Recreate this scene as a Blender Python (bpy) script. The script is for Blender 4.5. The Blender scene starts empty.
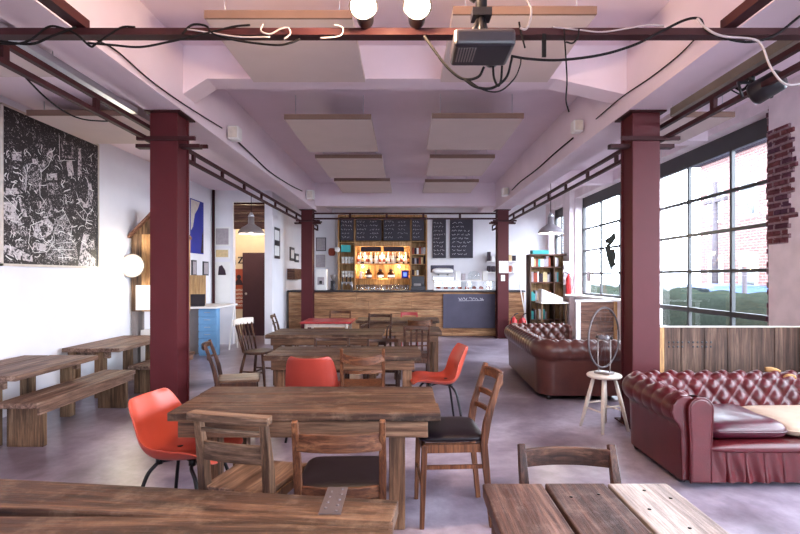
import bpy, bmesh, math, random
from mathutils import Vector, Matrix

SC = bpy.context.scene
C = SC.collection
PI = math.pi
F, VX, VY, H = 500.0, 405.0, 277.0, 1.4     # focal length in px, vanishing point, eye height

def col(r, g, b):
    """sRGB 0-255 to linear"""
    def l(c):
        c = c / 255.0
        return c / 12.92 if c <= 0.04045 else ((c + 0.055) / 1.055) ** 2.4
    return (l(r), l(g), l(b), 1.0)

# ------------------------------------------------------------------ camera, world, light, exposure
cam = bpy.data.cameras.new('camera')
cam.sensor_width = 36.0
cam.lens = 36.0 * F / 800.0
cam.shift_x = -(VX - 400) / 800.0
cam.shift_y = (VY - 267) / 800.0
cam.clip_start = 0.05
cam.clip_end = 300
camo = bpy.data.objects.new('camera', cam)
C.objects.link(camo)
camo.location = (0, 0, H)
camo.rotation_euler = (PI / 2, 0, 0)
SC.camera = camo

world = bpy.data.worlds.new('sky')
SC.world = world
world.use_nodes = True
wn = world.node_tree
bg = wn.nodes['Background']
bg.inputs['Color'].default_value = (0.77, 0.85, 1.0, 1)
bg.inputs['Strength'].default_value = 14.0

SC.view_settings.view_transform = 'Standard'
SC.view_settings.look = 'None'
SC.view_settings.exposure = 0.80
SC.view_settings.gamma = 1.0

def lamp(name, kind, loc, power, color, size=0.1, rot=None, spot=None):
    l = bpy.data.lights.new(name, kind)
    l.energy = power
    l.color = color
    if kind == 'AREA':
        l.shape = 'RECTANGLE'
        l.size, l.size_y = size
    else:
        l.shadow_soft_size = size
    if spot:
        l.spot_size = spot
        l.spot_blend = 0.6
    o = bpy.data.objects.new(name, l)
    C.objects.link(o)
    o.location = loc
    if rot:
        o.rotation_euler = rot
    return o

def portal(name, loc, size, rot):
    o = lamp(name, 'AREA', loc, 1.0, (1, 1, 1), size, rot)
    o.data.cycles.is_portal = True
    return o

# daylight enters by the windows of the right wall and an added, unseen glazed front behind the camera
RW = 4.0            # right wall inner face
LW = -4.0           # left wall inner face
WINS = [(-3.2, 4.3, 0.55, 3.25), (5.5, 8.45, 0.55, 3.25), (8.95, 11.75, 0.98, 3.25), (12.35, 13.9, 0.98, 3.25)]
for (y0, y1, z0, z1) in WINS:
    portal('window_daylight', (RW + 0.36, (y0 + y1) / 2, (z0 + z1) / 2), (z1 - z0, y1 - y0), (0, PI / 2, 0))
portal('front_daylight', (2.1, -4.36, 1.95), (3.2, 2.3), (PI / 2, 0, 0))

# ------------------------------------------------------------------ materials
def newmat(name):
    m = bpy.data.materials.new(name)
    m.use_nodes = True
    nt = m.node_tree
    return m, nt, nt.nodes['Principled BSDF']

def link(nt, a, b):
    nt.links.new(a, b)

def coords(nt, scale=(1, 1, 1), rot=(0, 0, 0), kind='Object'):
    tc = nt.nodes.new('ShaderNodeTexCoord')
    mp = nt.nodes.new('ShaderNodeMapping')
    mp.inputs['Scale'].default_value = scale
    mp.inputs['Rotation'].default_value = rot
    link(nt, tc.outputs[kind], mp.inputs['Vector'])
    return mp.outputs['Vector']

def noise(nt, vec, scale, detail=4, rough=0.55, dist=0.0):
    n = nt.nodes.new('ShaderNodeTexNoise')
    n.inputs['Scale'].default_value = scale
    n.inputs['Detail'].default_value = detail
    n.inputs['Roughness'].default_value = rough
    n.inputs['Distortion'].default_value = dist
    link(nt, vec, n.inputs['Vector'])
    return n.outputs['Fac']

def ramp(nt, fac, stops):
    r = nt.nodes.new('ShaderNodeValToRGB')
    e = r.color_ramp.elements
    while len(e) < len(stops):
        e.new(0.5)
    for el, (p, c) in zip(e, stops):
        el.position = p
        el.color = c
    link(nt, fac, r.inputs['Fac'])
    return r.outputs['Color']

def mixc(nt, fac, a, b, mode='MIX'):
    m = nt.nodes.new('ShaderNodeMix')
    m.data_type = 'RGBA'
    m.blend_type = mode
    for s, v in ((0, fac), (6, a), (7, b)):
        if hasattr(v, 'is_output'):
            link(nt, v, m.inputs[s])
        else:
            m.inputs[s].default_value = v
    return m.outputs[2]

def bump(nt, b, h, strength=0.3, dist=0.01):
    n = nt.nodes.new('ShaderNodeBump')
    n.inputs['Strength'].default_value = strength
    n.inputs['Distance'].default_value = dist
    link(nt, h, n.inputs['Height'])
    link(nt, n.outputs['Normal'], b.inputs['Normal'])

def dim(c, k):
    return (c[0] * k, c[1] * k, c[2] * k, 1)

def plain(name, c, rough=0.6, metal=0.0, var=0.12, nscale=6.0, bmp=0.0, coat=0.0, spec=0.5):
    m, nt, b = newmat(name)
    v = coords(nt)
    n = noise(nt, v, nscale, 5)
    cc = ramp(nt, n, [(0.25, dim(c, 1 - var)), (0.75, dim(c, 1 + var))])
    link(nt, cc, b.inputs['Base Color'])
    b.inputs['Roughness'].default_value = rough
    b.inputs['Metallic'].default_value = metal
    b.inputs['Coat Weight'].default_value = coat
    b.inputs['Specular IOR Level'].default_value = spec
    if bmp:
        bump(nt, b, noise(nt, v, nscale * 6, 4), bmp, 0.005)
    return m

def wood(name, dark, mid, light, axis='X', rough=0.55, scale=1.0, bmp=0.5, wear=0.0, wearc=None):
    m, nt, b = newmat(name)
    a = 0.7 * scale
    c = 11.0 * scale
    sc = {'X': (a, c, c), 'Y': (c, a, c), 'Z': (c, c, a)}[axis]
    v = coords(nt, sc)
    geo = nt.nodes.new('ShaderNodeNewGeometry')
    isl = geo.outputs['Random Per Island']
    info = nt.nodes.new('ShaderNodeObjectInfo')
    add = nt.nodes.new('ShaderNodeVectorMath')
    add.operation = 'MULTIPLY_ADD'
    comb = nt.nodes.new('ShaderNodeCombineXYZ')
    for i in range(3):
        link(nt, isl, comb.inputs[i])
    link(nt, comb.outputs[0], add.inputs[0])
    add.inputs[1].default_value = (37, 53, 71)
    link(nt, v, add.inputs[2])
    vv = add.outputs[0]
    g = noise(nt, vv, 1.6, 8, 0.62, 0.9)
    base = ramp(nt, g, [(0.30, dark), (0.50, mid), (0.68, light)])
    fine = noise(nt, vv, 6.0, 6, 0.7, 0.3)
    f2 = ramp(nt, fine, [(0.38, (0.40, 0.38, 0.38, 1)), (0.60, (1.12, 1.12, 1.12, 1))])
    cc = mixc(nt, 0.8, base, f2, 'MULTIPLY')
    blot = noise(nt, coords(nt, (2, 2, 2)), 1.3, 4)
    b2 = ramp(nt, blot, [(0.35, (0.72, 0.72, 0.74, 1)), (0.65, (1.12, 1.1, 1.08, 1))])
    cc = mixc(nt, 0.7, cc, b2, 'MULTIPLY')
    ri = ramp(nt, isl, [(0.0, (0.78, 0.76, 0.78, 1)), (1.0, (1.15, 1.13, 1.1, 1))])
    cc = mixc(nt, 1.0, cc, ri, 'MULTIPLY')
    if wear:
        wfac = ramp(nt, noise(nt, coords(nt, (5, 5, 5)), 2.0, 6, 0.7), [(0.5, (0, 0, 0, 1)), (0.75, (wear, wear, wear, 1))])
        cc = mixc(nt, wfac, cc, wearc)
    link(nt, cc, b.inputs['Base Color'])
    rr = nt.nodes.new('ShaderNodeMapRange')
    rr.inputs[3].default_value = rough - 0.1
    rr.inputs[4].default_value = rough + 0.18
    link(nt, fine, rr.inputs[0])
    link(nt, rr.outputs[0], b.inputs['Roughness'])
    b.inputs['Specular IOR Level'].default_value = 0.3
    bump(nt, b, fine, bmp, 0.006)
    return m

def leather(name, c, crack, rough=0.3, spec=0.5):
    m, nt, b = newmat(name)
    v = coords(nt)
    n = noise(nt, v, 5, 5)
    cc = ramp(nt, n, [(0.3, dim(c, 0.72)), (0.7, dim(c, 1.25))])
    n2 = noise(nt, v, 40, 5, 0.7)
    cf = ramp(nt, n2, [(0.60, (0, 0, 0, 1)), (0.80, (0.4, 0.4, 0.4, 1))])
    cc = mixc(nt, cf, cc, crack)
    link(nt, cc, b.inputs['Base Color'])
    b.inputs['Roughness'].default_value = rough
    b.inputs['Specular IOR Level'].default_value = spec
    vor = nt.nodes.new('ShaderNodeTexVoronoi')
    vor.inputs['Scale'].default_value = 120
    link(nt, v, vor.inputs['Vector'])
    bump(nt, b, vor.outputs['Distance'], 0.15, 0.003)
    return m

def glow(name, c, strength):
    m, nt, b = newmat(name)
    b.inputs['Base Color'].default_value = c
    b.inputs['Emission Color'].default_value = c
    b.inputs['Emission Strength'].default_value = strength
    return m

def glassmat(name, tint=(0.96, 0.98, 1.0, 1), refl=0.08):
    m = bpy.data.materials.new(name)
    m.use_nodes = True
    nt = m.node_tree
    nt.nodes.remove(nt.nodes['Principled BSDF'])
    out = nt.nodes['Material Output']
    tr = nt.nodes.new('ShaderNodeBsdfTransparent')
    tr.inputs['Color'].default_value = tint
    gl = nt.nodes.new('ShaderNodeBsdfGlossy')
    gl.inputs['Roughness'].default_value = 0.02
    mx = nt.nodes.new('ShaderNodeMixShader')
    mx.inputs[0].default_value = refl
    link(nt, tr.outputs[0], mx.inputs[1])
    link(nt, gl.outputs[0], mx.inputs[2])
    link(nt, mx.outputs[0], out.inputs['Surface'])
    return m

M = {}
M['paint'] = plain('ceiling_paint', col(232, 214, 222), 0.75, var=0.05, nscale=1.5)
M['beam_paint'] = plain('beam_paint', col(228, 210, 218), 0.7, var=0.05, nscale=2.0)
M['wall'] = plain('white_wall_paint', col(232, 230, 236), 0.7, var=0.04, nscale=2.5, bmp=0.15)
M['cream'] = plain('cream_wall_paint', col(222, 204, 176), 0.7, var=0.05)
M['pier'] = plain('flaking_pink_wall_paint', col(234, 220, 222), 0.75, var=0.10, nscale=5, bmp=0.4)
M['panel'] = plain('beige_acoustic_felt', col(206, 188, 182), 0.9, var=0.04, nscale=3)
M['panel_edge'] = plain('tan_timber_edge', col(122, 94, 82), 0.8, var=0.06)
M['red_steel'] = plain('oxide_red_steel_paint', col(76, 20, 26), 0.55, var=0.10, nscale=4, bmp=0.1, spec=0.3)
M['dark_steel'] = plain('dark_red_steel_paint', col(56, 22, 25), 0.6, var=0.15, nscale=5, spec=0.25)
M['black'] = plain('black_plastic', col(34, 28, 36), 0.4, var=0.2)
M['black_metal'] = plain('black_metal', col(24, 20, 24), 0.35, 0.3, var=0.1)
M['cable'] = plain('black_cable', col(14, 9, 12), 0.75, var=0.1, spec=0.2)
M['white_cable'] = plain('white_cable', col(160, 146, 146), 0.5, var=0.05)
M['white'] = plain('white_paint', col(232, 228, 226), 0.5, var=0.05)
M['offwhite'] = plain('worn_offwhite_paint', col(214, 202, 190), 0.55, var=0.14, nscale=14)
M['grey'] = plain('grey_enamel', col(128, 118, 116), 0.4, var=0.06)
M['steel'] = plain('brushed_steel', col(190, 190, 196), 0.28, 0.9, var=0.05)
M['orange'] = plain('orange_fibreglass', col(182, 72, 54), 0.35, var=0.06, nscale=9)
M['orange_red'] = plain('red_orange_fibreglass', col(154, 54, 42), 0.38, var=0.05, nscale=9)
M['seat_black'] = plain('black_vinyl', col(20, 11, 18), 0.45, var=0.15, nscale=8, spec=0.25)
M['chalk'] = plain('blackboard', col(44, 38, 52), 0.6, var=0.12, nscale=4)
M['chalk_grey'] = plain('dusty_blackboard', col(74, 70, 88), 0.7, var=0.18, nscale=3)
M['chalk_line'] = plain('chalk_marks', col(226, 222, 228), 0.9, var=0.05)
M['blue_cab'] = plain('sky_blue_paint', col(110, 160, 205), 0.5, var=0.08)
M['blue_poster'] = plain('ultramarine_print', col(28, 40, 150), 0.6, var=0.15, nscale=3)
M['teal'] = plain('teal_card', col(60, 170, 170), 0.6, var=0.06)
M['red_table'] = plain('red_laminate', col(168, 56, 58), 0.35, var=0.06)
M['red_ext'] = plain('fire_red_paint', col(190, 40, 44), 0.3, var=0.05)
M['paper'] = plain('white_paper', col(236, 234, 232), 0.8, var=0.03)
M['print_grey'] = plain('grey_print', col(170, 160, 165), 0.8, var=0.2, nscale=18)
M['print_yellow'] = plain('yellow_print', col(212, 186, 140), 0.8, var=0.2, nscale=20)
M['print_red'] = plain('red_brown_print', col(158, 72, 52), 0.8, var=0.2, nscale=8)
M['print_dark'] = plain('dark_print', col(50, 34, 46), 0.8, var=0.3, nscale=14)
M['door'] = plain('dark_plum_door_paint', col(64, 34, 48), 0.5, var=0.08)
M['amber'] = plain('dark_amber_glass', col(70, 30, 16), 0.15, var=0.1)
M['green_glass'] = plain('green_bottle_glass', col(46, 70, 40), 0.15, var=0.1)
M['clear_glass'] = plain('pale_bottle_glass', col(220, 214, 206), 0.1, var=0.05)
M['foam'] = plain('yellow_cushion_foam', col(158, 116, 70), 0.9, var=0.15, nscale=16, bmp=0.4)
M['linen'] = plain('worn_cream_cloth', col(178, 152, 132), 0.85, var=0.10, nscale=9, bmp=0.3)
M['leather_red'] = leather('oxblood_leather', col(76, 15, 21), col(124, 60, 54), 0.34)
M['leather_pleat'] = leather('oxblood_leather_skirt', col(80, 19, 24), col(120, 58, 52), 0.33)
M['leather_purple'] = leather('plum_leather', col(66, 12, 28), col(100, 44, 58), 0.32, 0.5)
M['leather_brown'] = leather('brown_leather', col(82, 44, 38), col(112, 76, 64), 0.33)
M['glass'] = glassmat('window_glass', (0.97, 0.985, 0.98, 1), 0.05)
M['case_glass'] = glassmat('display_glass', (0.95, 0.98, 0.98, 1), 0.10)
M['frame_dark'] = plain('dark_green_window_steel', col(52, 52, 54), 0.45, var=0.1)
M['bulb'] = glow('lamp_bulb', (1.0, 0.80, 0.52, 1), 60)
M['bulb_soft'] = glow('pendant_bulb', (1.0, 0.90, 0.76, 1), 12)
M['bulb_amber'] = glow('amber_bulb', (1.0, 0.80, 0.45, 1), 14)
M['screen'] = glow('blue_screen', (0.10, 0.16, 0.75, 1), 1.4)

DK, MD, LT = col(36, 22, 16), col(92, 63, 47), col(146, 112, 86)
M['table_x'] = wood('weathered_table_planks', DK, MD, LT, 'X', 0.5, wear=0.35, wearc=col(166, 140, 118))
M['apron_x'] = wood('table_apron_boards', col(60, 40, 28), col(118, 84, 62), col(160, 124, 96), 'X', 0.55)
M['pale_plank'] = wood('pale_worn_plank', col(126, 112, 106), col(182, 172, 166), col(214, 208, 202), 'Y', 0.35, bmp=0.4)  # pale tone combines wear with a reflection painted into the colour
M['table_y'] = wood('weathered_table_planks_lengthwise', col(38, 22, 22), col(90, 62, 54), col(138, 108, 98), 'Y', 0.38, wear=0.3, wearc=col(170, 150, 146))
M['table_z'] = wood('weathered_table_legs', DK, col(112, 80, 58), col(156, 120, 92), 'Z', 0.6)
M['bench_y'] = wood('grey_brown_bench_planks', col(70, 50, 42), col(136, 106, 90), col(178, 150, 130), 'Y', 0.55)
M['bench_z'] = wood('grey_brown_bench_legs', col(62, 44, 32), col(122, 94, 70), col(160, 130, 100), 'Z', 0.6)
M['chair_wood'] = wood('mid_brown_chair_wood', col(64, 34, 20), col(112, 68, 44), col(146, 98, 66), 'Z', 0.4, 1.6, 0.2)
M['chair_wood_x'] = wood('mid_brown_chair_rail_wood', col(64, 34, 20), col(112, 68, 44), col(146, 98, 66), 'X', 0.4, 1.6, 0.2)
M['chair_dark_x'] = wood('dark_chair_rail_wood', col(40, 22, 18), col(80, 50, 38), col(116, 82, 62), 'X', 0.4, 1.6, 0.25)
M['chair_dark'] = wood('dark_chair_wood', col(38, 21, 17), col(76, 46, 36), col(112, 78, 58), 'Z', 0.4, 1.6, 0.25)
M['chair_grey'] = wood('worn_grey_brown_chair_wood', col(56, 38, 28), col(108, 80, 60), col(150, 120, 96), 'Z', 0.45, 1.6, 0.25)
M['chair_grey_x'] = wood('worn_grey_brown_chair_rail_wood', col(60, 42, 32), col(116, 88, 68), col(158, 130, 108), 'X', 0.45, 1.6, 0.25)
M['chair_seat'] = wood('worn_chair_seat_wood', col(66, 46, 36), col(104, 80, 66), col(146, 122, 104), 'Y', 0.35, 1.4, 0.2)
M['bar_x'] = wood('bar_front_boards', col(126, 84, 56), col(186, 138, 98), col(216, 174, 130), 'X', 0.6)
M['pine'] = wood('pale_pine_boards', col(170, 118, 70), col(206, 158, 104), col(226, 186, 136), 'Z', 0.55, 1.2, 0.2)
M['board_z'] = wood('old_vertical_boards', col(54, 36, 28), col(92, 67, 54), col(124, 98, 82), 'Z', 0.65, 0.8)
M['board_x'] = wood('old_brown_boards', col(66, 40, 32), col(116, 80, 66), col(150, 112, 92), 'X', 0.65)
M['ply'] = wood('golden_plywood', col(150, 112, 72), col(190, 152, 104), col(212, 180, 134), 'Z', 0.6, 0.8, 0.15)

def floor_mat():
    m, nt, b = newmat('worn_concrete')
    v = coords(nt)
    n1 = noise(nt, v, 0.9, 6, 0.6, 0.4)
    base = ramp(nt, n1, [(0.34, col(90, 77, 88)), (0.5, col(136, 124, 138)), (0.66, col(180, 170, 184))])
    n2 = noise(nt, v, 9, 8, 0.7)
    c2 = ramp(nt, n2, [(0.35, (0.72, 0.70, 0.72, 1)), (0.65, (1.1, 1.1, 1.1, 1))])
    cc = mixc(nt, 0.8, base, c2, 'MULTIPLY')
    n3 = noise(nt, coords(nt, (3, 14, 1), (0, 0, 0.5)), 3, 6, 0.75)
    c3 = ramp(nt, n3, [(0.66, (0, 0, 0, 1)), (0.80, (0.22, 0.22, 0.22, 1))])
    cc = mixc(nt, c3, cc, col(84, 70, 80))
    link(nt, cc, b.inputs['Base Color'])
    r = nt.nodes.new('ShaderNodeMapRange')
    r.inputs[3].default_value = 0.26
    r.inputs[4].default_value = 0.36
    link(nt, n2, r.inputs[0])
    link(nt, r.outputs[0], b.inputs['Roughness'])
    bump(nt, b, n2, 0.12, 0.004)
    return m
M['floor'] = floor_mat()

def brick_mat(name, c1, c2, mortar, scale=1.0, rough=0.85, axis='YZ'):
    m, nt, b = newmat(name)
    tc = nt.nodes.new('ShaderNodeTexCoord')
    sep = nt.nodes.new('ShaderNodeSeparateXYZ')
    cmb = nt.nodes.new('ShaderNodeCombineXYZ')
    link(nt, tc.outputs['Object'], sep.inputs[0])
    link(nt, sep.outputs['XYZ'.index(axis[0])], cmb.inputs[0])
    link(nt, sep.outputs['XYZ'.index(axis[1])], cmb.inputs[1])
    br = nt.nodes.new('ShaderNodeTexBrick')
    br.inputs['Color1'].default_value = c1
    br.inputs['Color2'].default_value = c2
    br.inputs['Mortar'].default_value = mortar
    br.inputs['Scale'].default_value = scale
    br.inputs['Brick Width'].default_value = 0.22
    br.inputs['Row Height'].default_value = 0.075
    br.inputs['Mortar Size'].default_value = 0.012
    link(nt, cmb.outputs[0], br.inputs['Vector'])
    n = noise(nt, tc.outputs['Object'], 9, 5)
    c = ramp(nt, n, [(0.3, (0.6, 0.6, 0.6, 1)), (0.7, (1.2, 1.2, 1.2, 1))])
    cc = mixc(nt, 0.8, br.outputs['Color'], c, 'MULTIPLY')
    link(nt, cc, b.inputs['Base Color'])
    b.inputs['Roughness'].default_value = rough
    b.inputs['Specular IOR Level'].default_value = 0.15
    bump(nt, b, br.outputs['Fac'], -0.5, 0.02)
    return m
M['brick'] = brick_mat('bare_old_brick', col(116, 66, 68), col(84, 54, 72), col(150, 124, 128), 1.0)
M['brick_far'] = brick_mat('street_brick', col(112, 76, 72), col(94, 66, 64), col(118, 104, 102), 0.7)
M['brick_far_x'] = brick_mat('street_brick_side', col(120, 80, 72), col(98, 66, 60), col(140, 122, 116), 0.7, axis='XZ')
M['hedge'] = plain('dark_hedge_leaves', col(36, 41, 35), 0.9, var=0.45, nscale=14, bmp=0.6, spec=0.0)
M['asphalt'] = plain('street_asphalt', col(60, 60, 64), 0.95, var=0.12, spec=0.1)
M['car_blue'] = plain('blue_car_paint', col(24, 52, 96), 0.4, var=0.05)
M['car_glass'] = plain('dark_car_glass', col(30, 34, 38), 0.1, var=0.05)
M['slate'] = plain('roof_slate', col(58, 54, 62), 0.9, var=0.2, spec=0.0)
M['pole_grey'] = plain('grey_street_pole', col(72, 66, 70), 0.8, var=0.1, spec=0.1)
M['street_lamp'] = plain('pale_street_lamp_shade', col(210, 214, 212), 0.5, var=0.04)

def mural_mat(name, lo, hi, thr, scale):
    m, nt, b = newmat(name)
    v = coords(nt, (1, 1, 1))
    n = noise(nt, v, scale, 8, 0.72, 1.8)
    a = ramp(nt, n, [(thr, lo), (thr + 0.02, hi)])
    link(nt, a, b.inputs['Base Color'])
    b.inputs['Roughness'].default_value = 0.6
    return m
INK, PAP = col(34, 28, 32), col(206, 198, 200)
M['lino_black'] = mural_mat('linocut_black', INK, PAP, 0.585, 24)
M['lino_white'] = mural_mat('linocut_white', INK, PAP, 0.46, 14)
M['lino_grey'] = mural_mat('linocut_hatched', INK, PAP, 0.52, 30)

# ------------------------------------------------------------------ mesh helpers
X, Y, Z = Vector((1, 0, 0)), Vector((0, 1, 0)), Vector((0, 0, 1))

class MB:
    def __init__(s):
        s.v, s.f, s.m, s.s = [], [], [], []
    def add(s, verts, faces, mat=0, smooth=False, xf=None):
        o = len(s.v)
        for p in verts:
            p = Vector(p)
            s.v.append(xf @ p if xf else p)
        for f in faces:
            s.f.append([o + i for i in f])
            s.m.append(mat)
            s.s.append(smooth)
        return s
    def box(s, a, b, mat=0, xf=None):
        x0, y0, z0 = (min(a[i], b[i]) for i in range(3))
        x1, y1, z1 = (max(a[i], b[i]) for i in range(3))
        vs = [(x0, y0, z0), (x1, y0, z0), (x1, y1, z0), (x0, y1, z0), (x0, y0, z1), (x1, y0, z1), (x1, y1, z1), (x0, y1, z1)]
        fs = [(0, 3, 2, 1), (4, 5, 6, 7), (0, 1, 5, 4), (1, 2, 6, 5), (2, 3, 7, 6), (3, 0, 4, 7)]
        return s.add(vs, fs, mat, False, xf)
    def sweep(s, pts, side, w, t, mat=0, smooth=False):
        """rectangular bar along pts: w across `side`, t across the other direction"""
        pts = [Vector(p) for p in pts]
        n = len(pts)
        side = Vector(side).normalized()
        vs, fs = [], []
        for i, p in enumerate(pts):
            T = (pts[min(i + 1, n - 1)] - pts[max(i - 1, 0)]).normalized()
            S = (side - T * side.dot(T)).normalized()
            N = T.cross(S)
            ww = w[i] if isinstance(w, (list, tuple)) else w
            tt = t[i] if isinstance(t, (list, tuple)) else t
            for a, b in ((-1, -1), (1, -1), (1, 1), (-1, 1)):
                vs.append(p + S * (a * ww / 2) + N * (b * tt / 2))
        for i in range(n - 1):
            for k in range(4):
                fs.append((i * 4 + k, i * 4 + (k + 1) % 4, i * 4 + 4 + (k + 1) % 4, i * 4 + 4 + k))
        fs.append((0, 3, 2, 1))
        e = (n - 1) * 4
        fs.append((e, e + 1, e + 2, e + 3))
        return s.add(vs, fs, mat, smooth)
    def tube(s, pts, r, n=8, mat=0, closed=False):
        pts = [Vector(p) for p in pts]
        k = len(pts)
        vs, fs = [], []
        N = None
        for i, p in enumerate(pts):
            if closed:
                T = pts[(i + 1) % k] - pts[(i - 1) % k]
            else:
                T = pts[min(i + 1, k - 1)] - pts[max(i - 1, 0)]
            T = T.normalized() if T.length > 1e-9 else Z.copy()
            if N is None:
                N = T.orthogonal().normalized()
            else:
                N = N - T * N.dot(T)
                N = N.normalized() if N.length > 1e-6 else T.orthogonal().normalized()
            B = T.cross(N)
            rr = r[i] if isinstance(r, (list, tuple)) else r
            for j in range(n):
                a = 2 * PI * j / n
                vs.append(p + N * (rr * math.cos(a)) + B * (rr * math.sin(a)))
        for i in range(k if closed else k - 1):
            i2 = (i + 1) % k
            for j in range(n):
                fs.append((i * n + j, i * n + (j + 1) % n, i2 * n + (j + 1) % n, i2 * n + j))
        s.add(vs, fs, mat, True)
        if not closed:
            s.add([vs[j] for j in range(n)], [tuple(range(n - 1, -1, -1))], mat)
            s.add([vs[(k - 1) * n + j] for j in range(n)], [tuple(range(n))], mat)
        return s
    def lathe(s, prof, n=20, mat=0, xf=None, smooth=True):
        vs, fs = [], []
        for (r, z) in prof:
            for j in range(n):
                a = 2 * PI * j / n
                vs.append((max(r, 1e-5) * math.cos(a), max(r, 1e-5) * math.sin(a), z))
        for i in range(len(prof) - 1):
            for j in range(n):
                fs.append((i * n + j, i * n + (j + 1) % n, i * n + n + (j + 1) % n, i * n + n + j))
        fs.append(tuple(range(n - 1, -1, -1)))
        e = (len(prof) - 1) * n
        fs.append(tuple(range(e, e + n)))
        return s.add(vs, fs, mat, smooth, xf)
    def prism(s, pts, d, mat=0, smooth=False):
        """polygon (3-D points) pushed along vector d"""
        pts = [Vector(p) for p in pts]
        d = Vector(d)
        n = len(pts)
        vs = pts + [p + d for p in pts]
        fs = [tuple(range(n - 1, -1, -1)), tuple(range(n, 2 * n))]
        for i in range(n):
            fs.append((i, (i + 1) % n, n + (i + 1) % n, n + i))
        return s.add(vs, fs, mat, smooth)
    def grid(s, fn, nu, nv, mat=0, closed_u=False, smooth=True):
        vs = [fn(i, j) for j in range(nv) for i in range(nu)]
        fs = []
        for j in range(nv - 1):
            for i in range(nu if closed_u else nu - 1):
                i2 = (i + 1) % nu
                fs.append((j * nu + i, j * nu + i2, (j + 1) * nu + i2, (j + 1) * nu + i))
        return s.add(vs, fs, mat, smooth)
    def ball(s, c, r, n=12, mat=0, sq=(1, 1, 1)):
        c = Vector(c)
        m = max(6, n // 2 + 1)
        def fn(i, j):
            a = 2 * PI * i / n
            b = -PI / 2 + PI * j / (m - 1)
            return c + Vector((r * sq[0] * math.cos(a) * math.cos(b), r * sq[1] * math.sin(a) * math.cos(b), r * sq[2] * math.sin(b)))
        return s.grid(fn, n, m, mat, True)
    def pillow(s, c, hx, hy, hz, e=0.35, n=28, m=15, mat=0, fn2=None):
        c = Vector(c)
        def sp(x, p):
            return math.copysign(abs(x) ** p, x)
        def fn(i, j):
            a = 2 * PI * i / n
            b = -PI / 2 + PI * j / (m - 1)
            cb = sp(math.cos(b), 0.55)
            p = Vector((hx * sp(math.cos(a), e) * cb, hy * sp(math.sin(a), e) * cb, hz * sp(math.sin(b), 0.8)))
            if fn2:
                p = fn2(p)
            return c + p
        return s.grid(fn, n, m, mat, True)
    def build(s, name, mats, parent=None, off=None, bevel=0.0, sub=0, solid=0.0, seg=2):
        if not isinstance(mats, (list, tuple)):
            mats = [mats]
        if parent is None and off is None:
            xs = [p.x for p in s.v]; ys = [p.y for p in s.v]; zs = [p.z for p in s.v]
            off = Vector(((min(xs) + max(xs)) / 2, (min(ys) + max(ys)) / 2, min(zs)))
            place = off
        elif off is not None and parent is None:
            off = Vector(off); place = off
        else:
            off = Vector(off) if off is not None else Vector((0, 0, 0))
            place = Vector((0, 0, 0))
        me = bpy.data.meshes.new(name)
        me.from_pydata([tuple(p - off) for p in s.v], [], s.f)
        for p, mi, sm in zip(me.polygons, s.m, s.s):
            p.material_index = mi
            p.use_smooth = sm
        for k in mats:
            me.materials.append(k)
        bm = bmesh.new()
        bm.from_mesh(me)
        bmesh.ops.remove_doubles(bm, verts=bm.verts, dist=1e-6)
        bmesh.ops.recalc_face_normals(bm, faces=bm.faces)
        bm.to_mesh(me)
        bm.free()
        o = bpy.data.objects.new(name, me)
        C.objects.link(o)
        o.location = place
        if parent is not None:
            o.parent = parent
        if solid:
            q = o.modifiers.new('thickness', 'SOLIDIFY'); q.thickness = solid; q.offset = 0
        if sub:
            q = o.modifiers.new('smooth', 'SUBSURF'); q.levels = sub; q.render_levels = sub
        if bevel:
            q = o.modifiers.new('soft_edges', 'BEVEL'); q.width = bevel; q.segments = seg; q.limit_method = 'ANGLE'; q.angle_limit = 0.7
        return o

def tag(o, label, cat, group=None):
    o['label'] = label
    o['category'] = cat
    if group:
        o['group'] = group
    return o

def struct(o):
    o['kind'] = 'structure'
    return o

def thing(name, label, cat, loc=(0, 0, 0), rot=0.0, group=None):
    o = bpy.data.objects.new(name, None)
    o.empty_display_size = 0.1
    C.objects.link(o)
    o.location = loc
    o.rotation_euler = (0, 0, rot)
    return tag(o, label, cat, group)

def dup(root, loc, rot, label, group=None):
    r = root.copy()
    C.objects.link(r)
    r.location = loc
    r.rotation_euler = (0, 0, rot)
    r['label'] = label
    if group:
        r['group'] = group
    for ch in list(root.children):
        c = ch.copy()
        C.objects.link(c)
        c.parent = r
        for g in list(ch.children):
            d = g.copy()
            C.objects.link(d)
            d.parent = c
    return r

def at(px, py, d):
    return Vector(((px - VX) * d / F, d, H - (py - VY) * d / F))

def arc(c, r, a0, a1, n, u=X, v=Z):
    c = Vector(c)
    return [c + u * (r * math.cos(a0 + (a1 - a0) * i / (n - 1))) + v * (r * math.sin(a0 + (a1 - a0) * i / (n - 1))) for i in range(n)]

def smooth_pts(pts, k=6):
    """Catmull-Rom through pts"""
    p = [Vector(q) for q in pts]
    p = [p[0] * 2 - p[1]] + p + [p[-1] * 2 - p[-2]]
    out = []
    for i in range(1, len(p) - 2):
        for j in range(k):
            t = j / k
            a, b, c, d = p[i - 1], p[i], p[i + 1], p[i + 2]
            out.append(0.5 * ((2 * b) + (c - a) * t + (2 * a - 5 * b + 4 * c - d) * t * t + (3 * b - a - 3 * c + d) * t ** 3))
    out.append(p[-2])
    return out

# ================================================================== THE ROOM
y0r, y1r = -4.4, 14.2
struct(MB().box((-4.35, y0r, -0.12), (4.4, 14.5, 0)).build('floor', M['floor']))

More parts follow.
